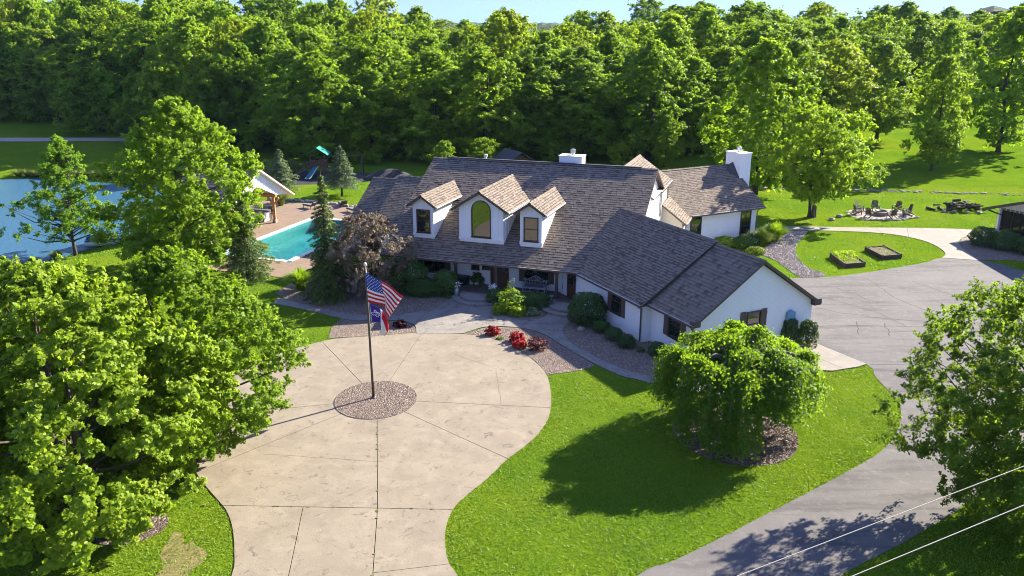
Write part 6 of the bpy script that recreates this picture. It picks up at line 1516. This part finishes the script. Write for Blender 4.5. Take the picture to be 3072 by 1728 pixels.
for k in range(40):
    w = -47.8 + k * .42
    if w < -29: B().box(W(w, 73.47, (2.36 + min(zb_(w), 2.65 + .35 * (-28.1 - w)) - .25) / 2), (.05, .04, max(.05, min(zb_(w), 2.65 + .35 * (-28.1 - w)) - .25 - 2.36)), Matrix.Rotation(AW, 3, 'Z')).build('batten', 'white_siding', gw_)
B().bar(W(-47.95, 73.58, 0), W(-47.95, 73.58, 2.4), .28, .28).build('porch_post', 'white_trim', bn)
for k in range(7):
    w = -46.6 + k * 1.5; B().bar(W(w, 73.58, 0), W(w, 73.58, 2.4), .16, .16).build('screen_post', 'screen_dark', bn)
    B().box(W(w - .7, 73.58, 1.35), (1.3, .015, 2.0), Matrix.Rotation(AW, 3, 'Z')).build('insect_screen', 'screen_mesh', bn)
    B().bar(W(w - 1.4, 73.58, .75), W(w, 73.58, .75), .06, .1).build('screen_rail', 'screen_dark', bn)
for k in range(6):
    n0 = 75.2 + k * 1.7; B().bar(W(-47.95, n0, 0), W(-47.95, n0, 2.4), .14, .14).build('screen_post', 'screen_dark', bn)
    B().box(W(-47.95, n0 - .8, 1.35), (.015, 1.5, 2.0), Matrix.Rotation(AW, 3, 'Z')).build('insect_screen', 'screen_mesh', bn)
B().bar(W(-47.9, 73.6, 2.45), W(-28.3, 73.6, 2.45), .2, .2).build('beam', 'brown_trim', bn); B().bar(W(-47.95, 73.6, 2.45), W(-47.95, 91, 2.45), .2, .2).build('beam', 'brown_trim', bn)
for w in (-47.8, -43): B().bar(W(w, 73.5, 1.9 if w < -45 else 3.4), W(w, 71.6, zb_(w) - .25), .1, .1).build('bracket', 'dark_timber', bn)
B().ext([W(-47.9, 73.7, .0), W(-28.3, 73.7, 0), W(-28.3, 91, 0), W(-47.9, 91, 0)], Z * .12).build('floor', 'porch_floor', bn)
B().ext([W(-47.8, 84.6, .12), W(-28.4, 84.6, .12), W(-28.4, 91, .12), W(-47.8, 91, .12)], Z * 2.2).build('wall', 'white_siding', bn)
PAVED.append([tuple(W(*p)[:2]) for p in ((-48.2, 73.4), (-28, 73.4), (-28, 92), (-48.2, 92))])

# ------------------------------------------------------------------ overhead cables in the lower right
def cable(a, c_, sag, label):
    a, c_ = Vector(a), Vector(c_); B().tube([a + (c_ - a) * t - Z * sag * 4 * t * (1 - t) for t in np.linspace(0, 1, 41)], .0085, 6).build('overhead_cable', 'cable', label=label, cat='cable', group='overhead cables')
cable((40.0, 31.7, 9.15), (-20.4, -.1, 9.15), .15, 'upper of the two pale cables crossing the lower right corner')
cable((39.2, 30.05, 9.15), (-21.2, -1.5, 9.15), .15, 'lower of the two pale cables crossing the lower right corner')

# ------------------------------------------------------------------ worn patch and grass blades of the near lawns
rg = random.Random(41); pp = []
for k in range(30):
    a = 2 * math.pi * k / 30; r = 1 + .28 * math.sin(3 * a + 1) + .15 * math.sin(7 * a) + rg.uniform(-.08, .08); pp.append((-12.1 + .75 * r * math.cos(a) - .25 * r * math.sin(a), 25.7 + 1.6 * r * math.sin(a)))
flat('bare_soil', pp, .012, 'dry_soil', .05, excl=False, kind='structure', label='worn bare patch of soil in the lawn at lower left')
def blades(name, label, n, box, excl, wfun, h, wd, seed, inc=None):
    rng = np.random.default_rng(seed); x = rng.uniform(box[0], box[1], n * 3); y = rng.uniform(box[2], box[3], n * 3)
    ok = (np.abs(x) < .655 * y + 1.5) & (rng.random(n * 3) < wfun(x, y))
    x, y = x[ok], y[ok]
    bad = np.zeros(len(x), bool)
    for p in excl: bad |= pip(x, y, p)
    if inc is not None: bad |= ~pip(x, y, inc)
    x, y = x[~bad][:n], y[~bad][:n]; n = len(x); z = th(x, y)
    soil = pip(x, y, pp); keep = ~soil | (rng.random(n) < .8); x, y, z = x[keep], y[keep], z[keep]; n = len(x)
    a = rng.random(n) * 6.283; hh = h * (.55 + .8 * rng.random(n)) * (1 + .2 * np.sin(x * 1.1) * np.sin(y * .9)); lean = .95 * rng.normal(size=(n, 2)) * hh[:, None]
    s = np.stack([np.cos(a), np.sin(a)], 1) * (wd * (.7 + .6 * rng.random(n)))[:, None]
    V = np.zeros((n, 3, 3), np.float32); V[:, 0, 0] = x - s[:, 0]; V[:, 0, 1] = y - s[:, 1]; V[:, 1, 0] = x + s[:, 0]; V[:, 1, 1] = y + s[:, 1]; V[:, 0, 2] = V[:, 1, 2] = z - .005
    V[:, 2, 0] = x + lean[:, 0]; V[:, 2, 1] = y + lean[:, 1]; V[:, 2, 2] = z + hh
    me = bpy.data.meshes.new(name); me.vertices.add(3 * n); me.vertices.foreach_set('co', V.ravel()); me.loops.add(3 * n); me.loops.foreach_set('vertex_index', np.arange(3 * n, dtype=np.int32)); me.polygons.add(n); me.polygons.foreach_set('loop_start', np.arange(0, 3 * n, 3, dtype=np.int32))
    big = .48 + .16 * np.sin(x * .35 + 1) * np.cos(y * .28) + .10 * np.sin(x * .9 + y * .7) + .13 * np.sin(x * .23 - y * .41 + 2) + .10 * np.sin(x * 1.7 - y * 2.1) * np.sin(x * .6 + y * 1.3)
    me.attributes.new('tint', 'FLOAT', 'FACE').data.foreach_set('value', np.clip(big + .22 * rng.normal(size=n), 0, 1).astype(np.float32)); me.materials.append(MATS['leaf_grass']); me.update(calc_edges=True)
    props(link(name, me), label, kind='stuff')
EX = PAVED
blades('lawn_grass', 'short mown grass of the front lawn', 230000, (-32, 30, 21, 62), EX, lambda x, y: np.clip(1.25 - (y - 22) / 46, .14, 1), .065, .022, 5)
blades('lawn_grass', 'mown grass of the lawns beside and behind the house', 60000, (-60, 62, 58, 100), EX + [POND], lambda x, y: np.clip(1.2 - (y - 58) / 60, .2, 1), .09, .04, 6)

# ------------------------------------------------------------------ thin summer haze
b = B(); b.ext([(-3300, -60, -4.5), (3300, -60, -4.5), (3300, 3400, -4.5), (-3300, 3400, -4.5)], Z * 100); hz = b.build('haze', [], kind='stuff', label='thin blue summer haze in the distance')
m = bpy.data.materials.new('haze_air'); m.use_nodes = True; nt = m.node_tree; nt.nodes.clear(); ou = nt.nodes.new('ShaderNodeOutputMaterial'); pvn = nt.nodes.new('ShaderNodeVolumePrincipled')
pvn.inputs['Color'].default_value = (.50, .72, 1.0, 1); pvn.inputs['Density'].default_value = .00005; pvn.inputs['Anisotropy'].default_value = 0.0
nt.links.new(pvn.outputs[0], ou.inputs['Volume']); hz.data.materials.append(m)
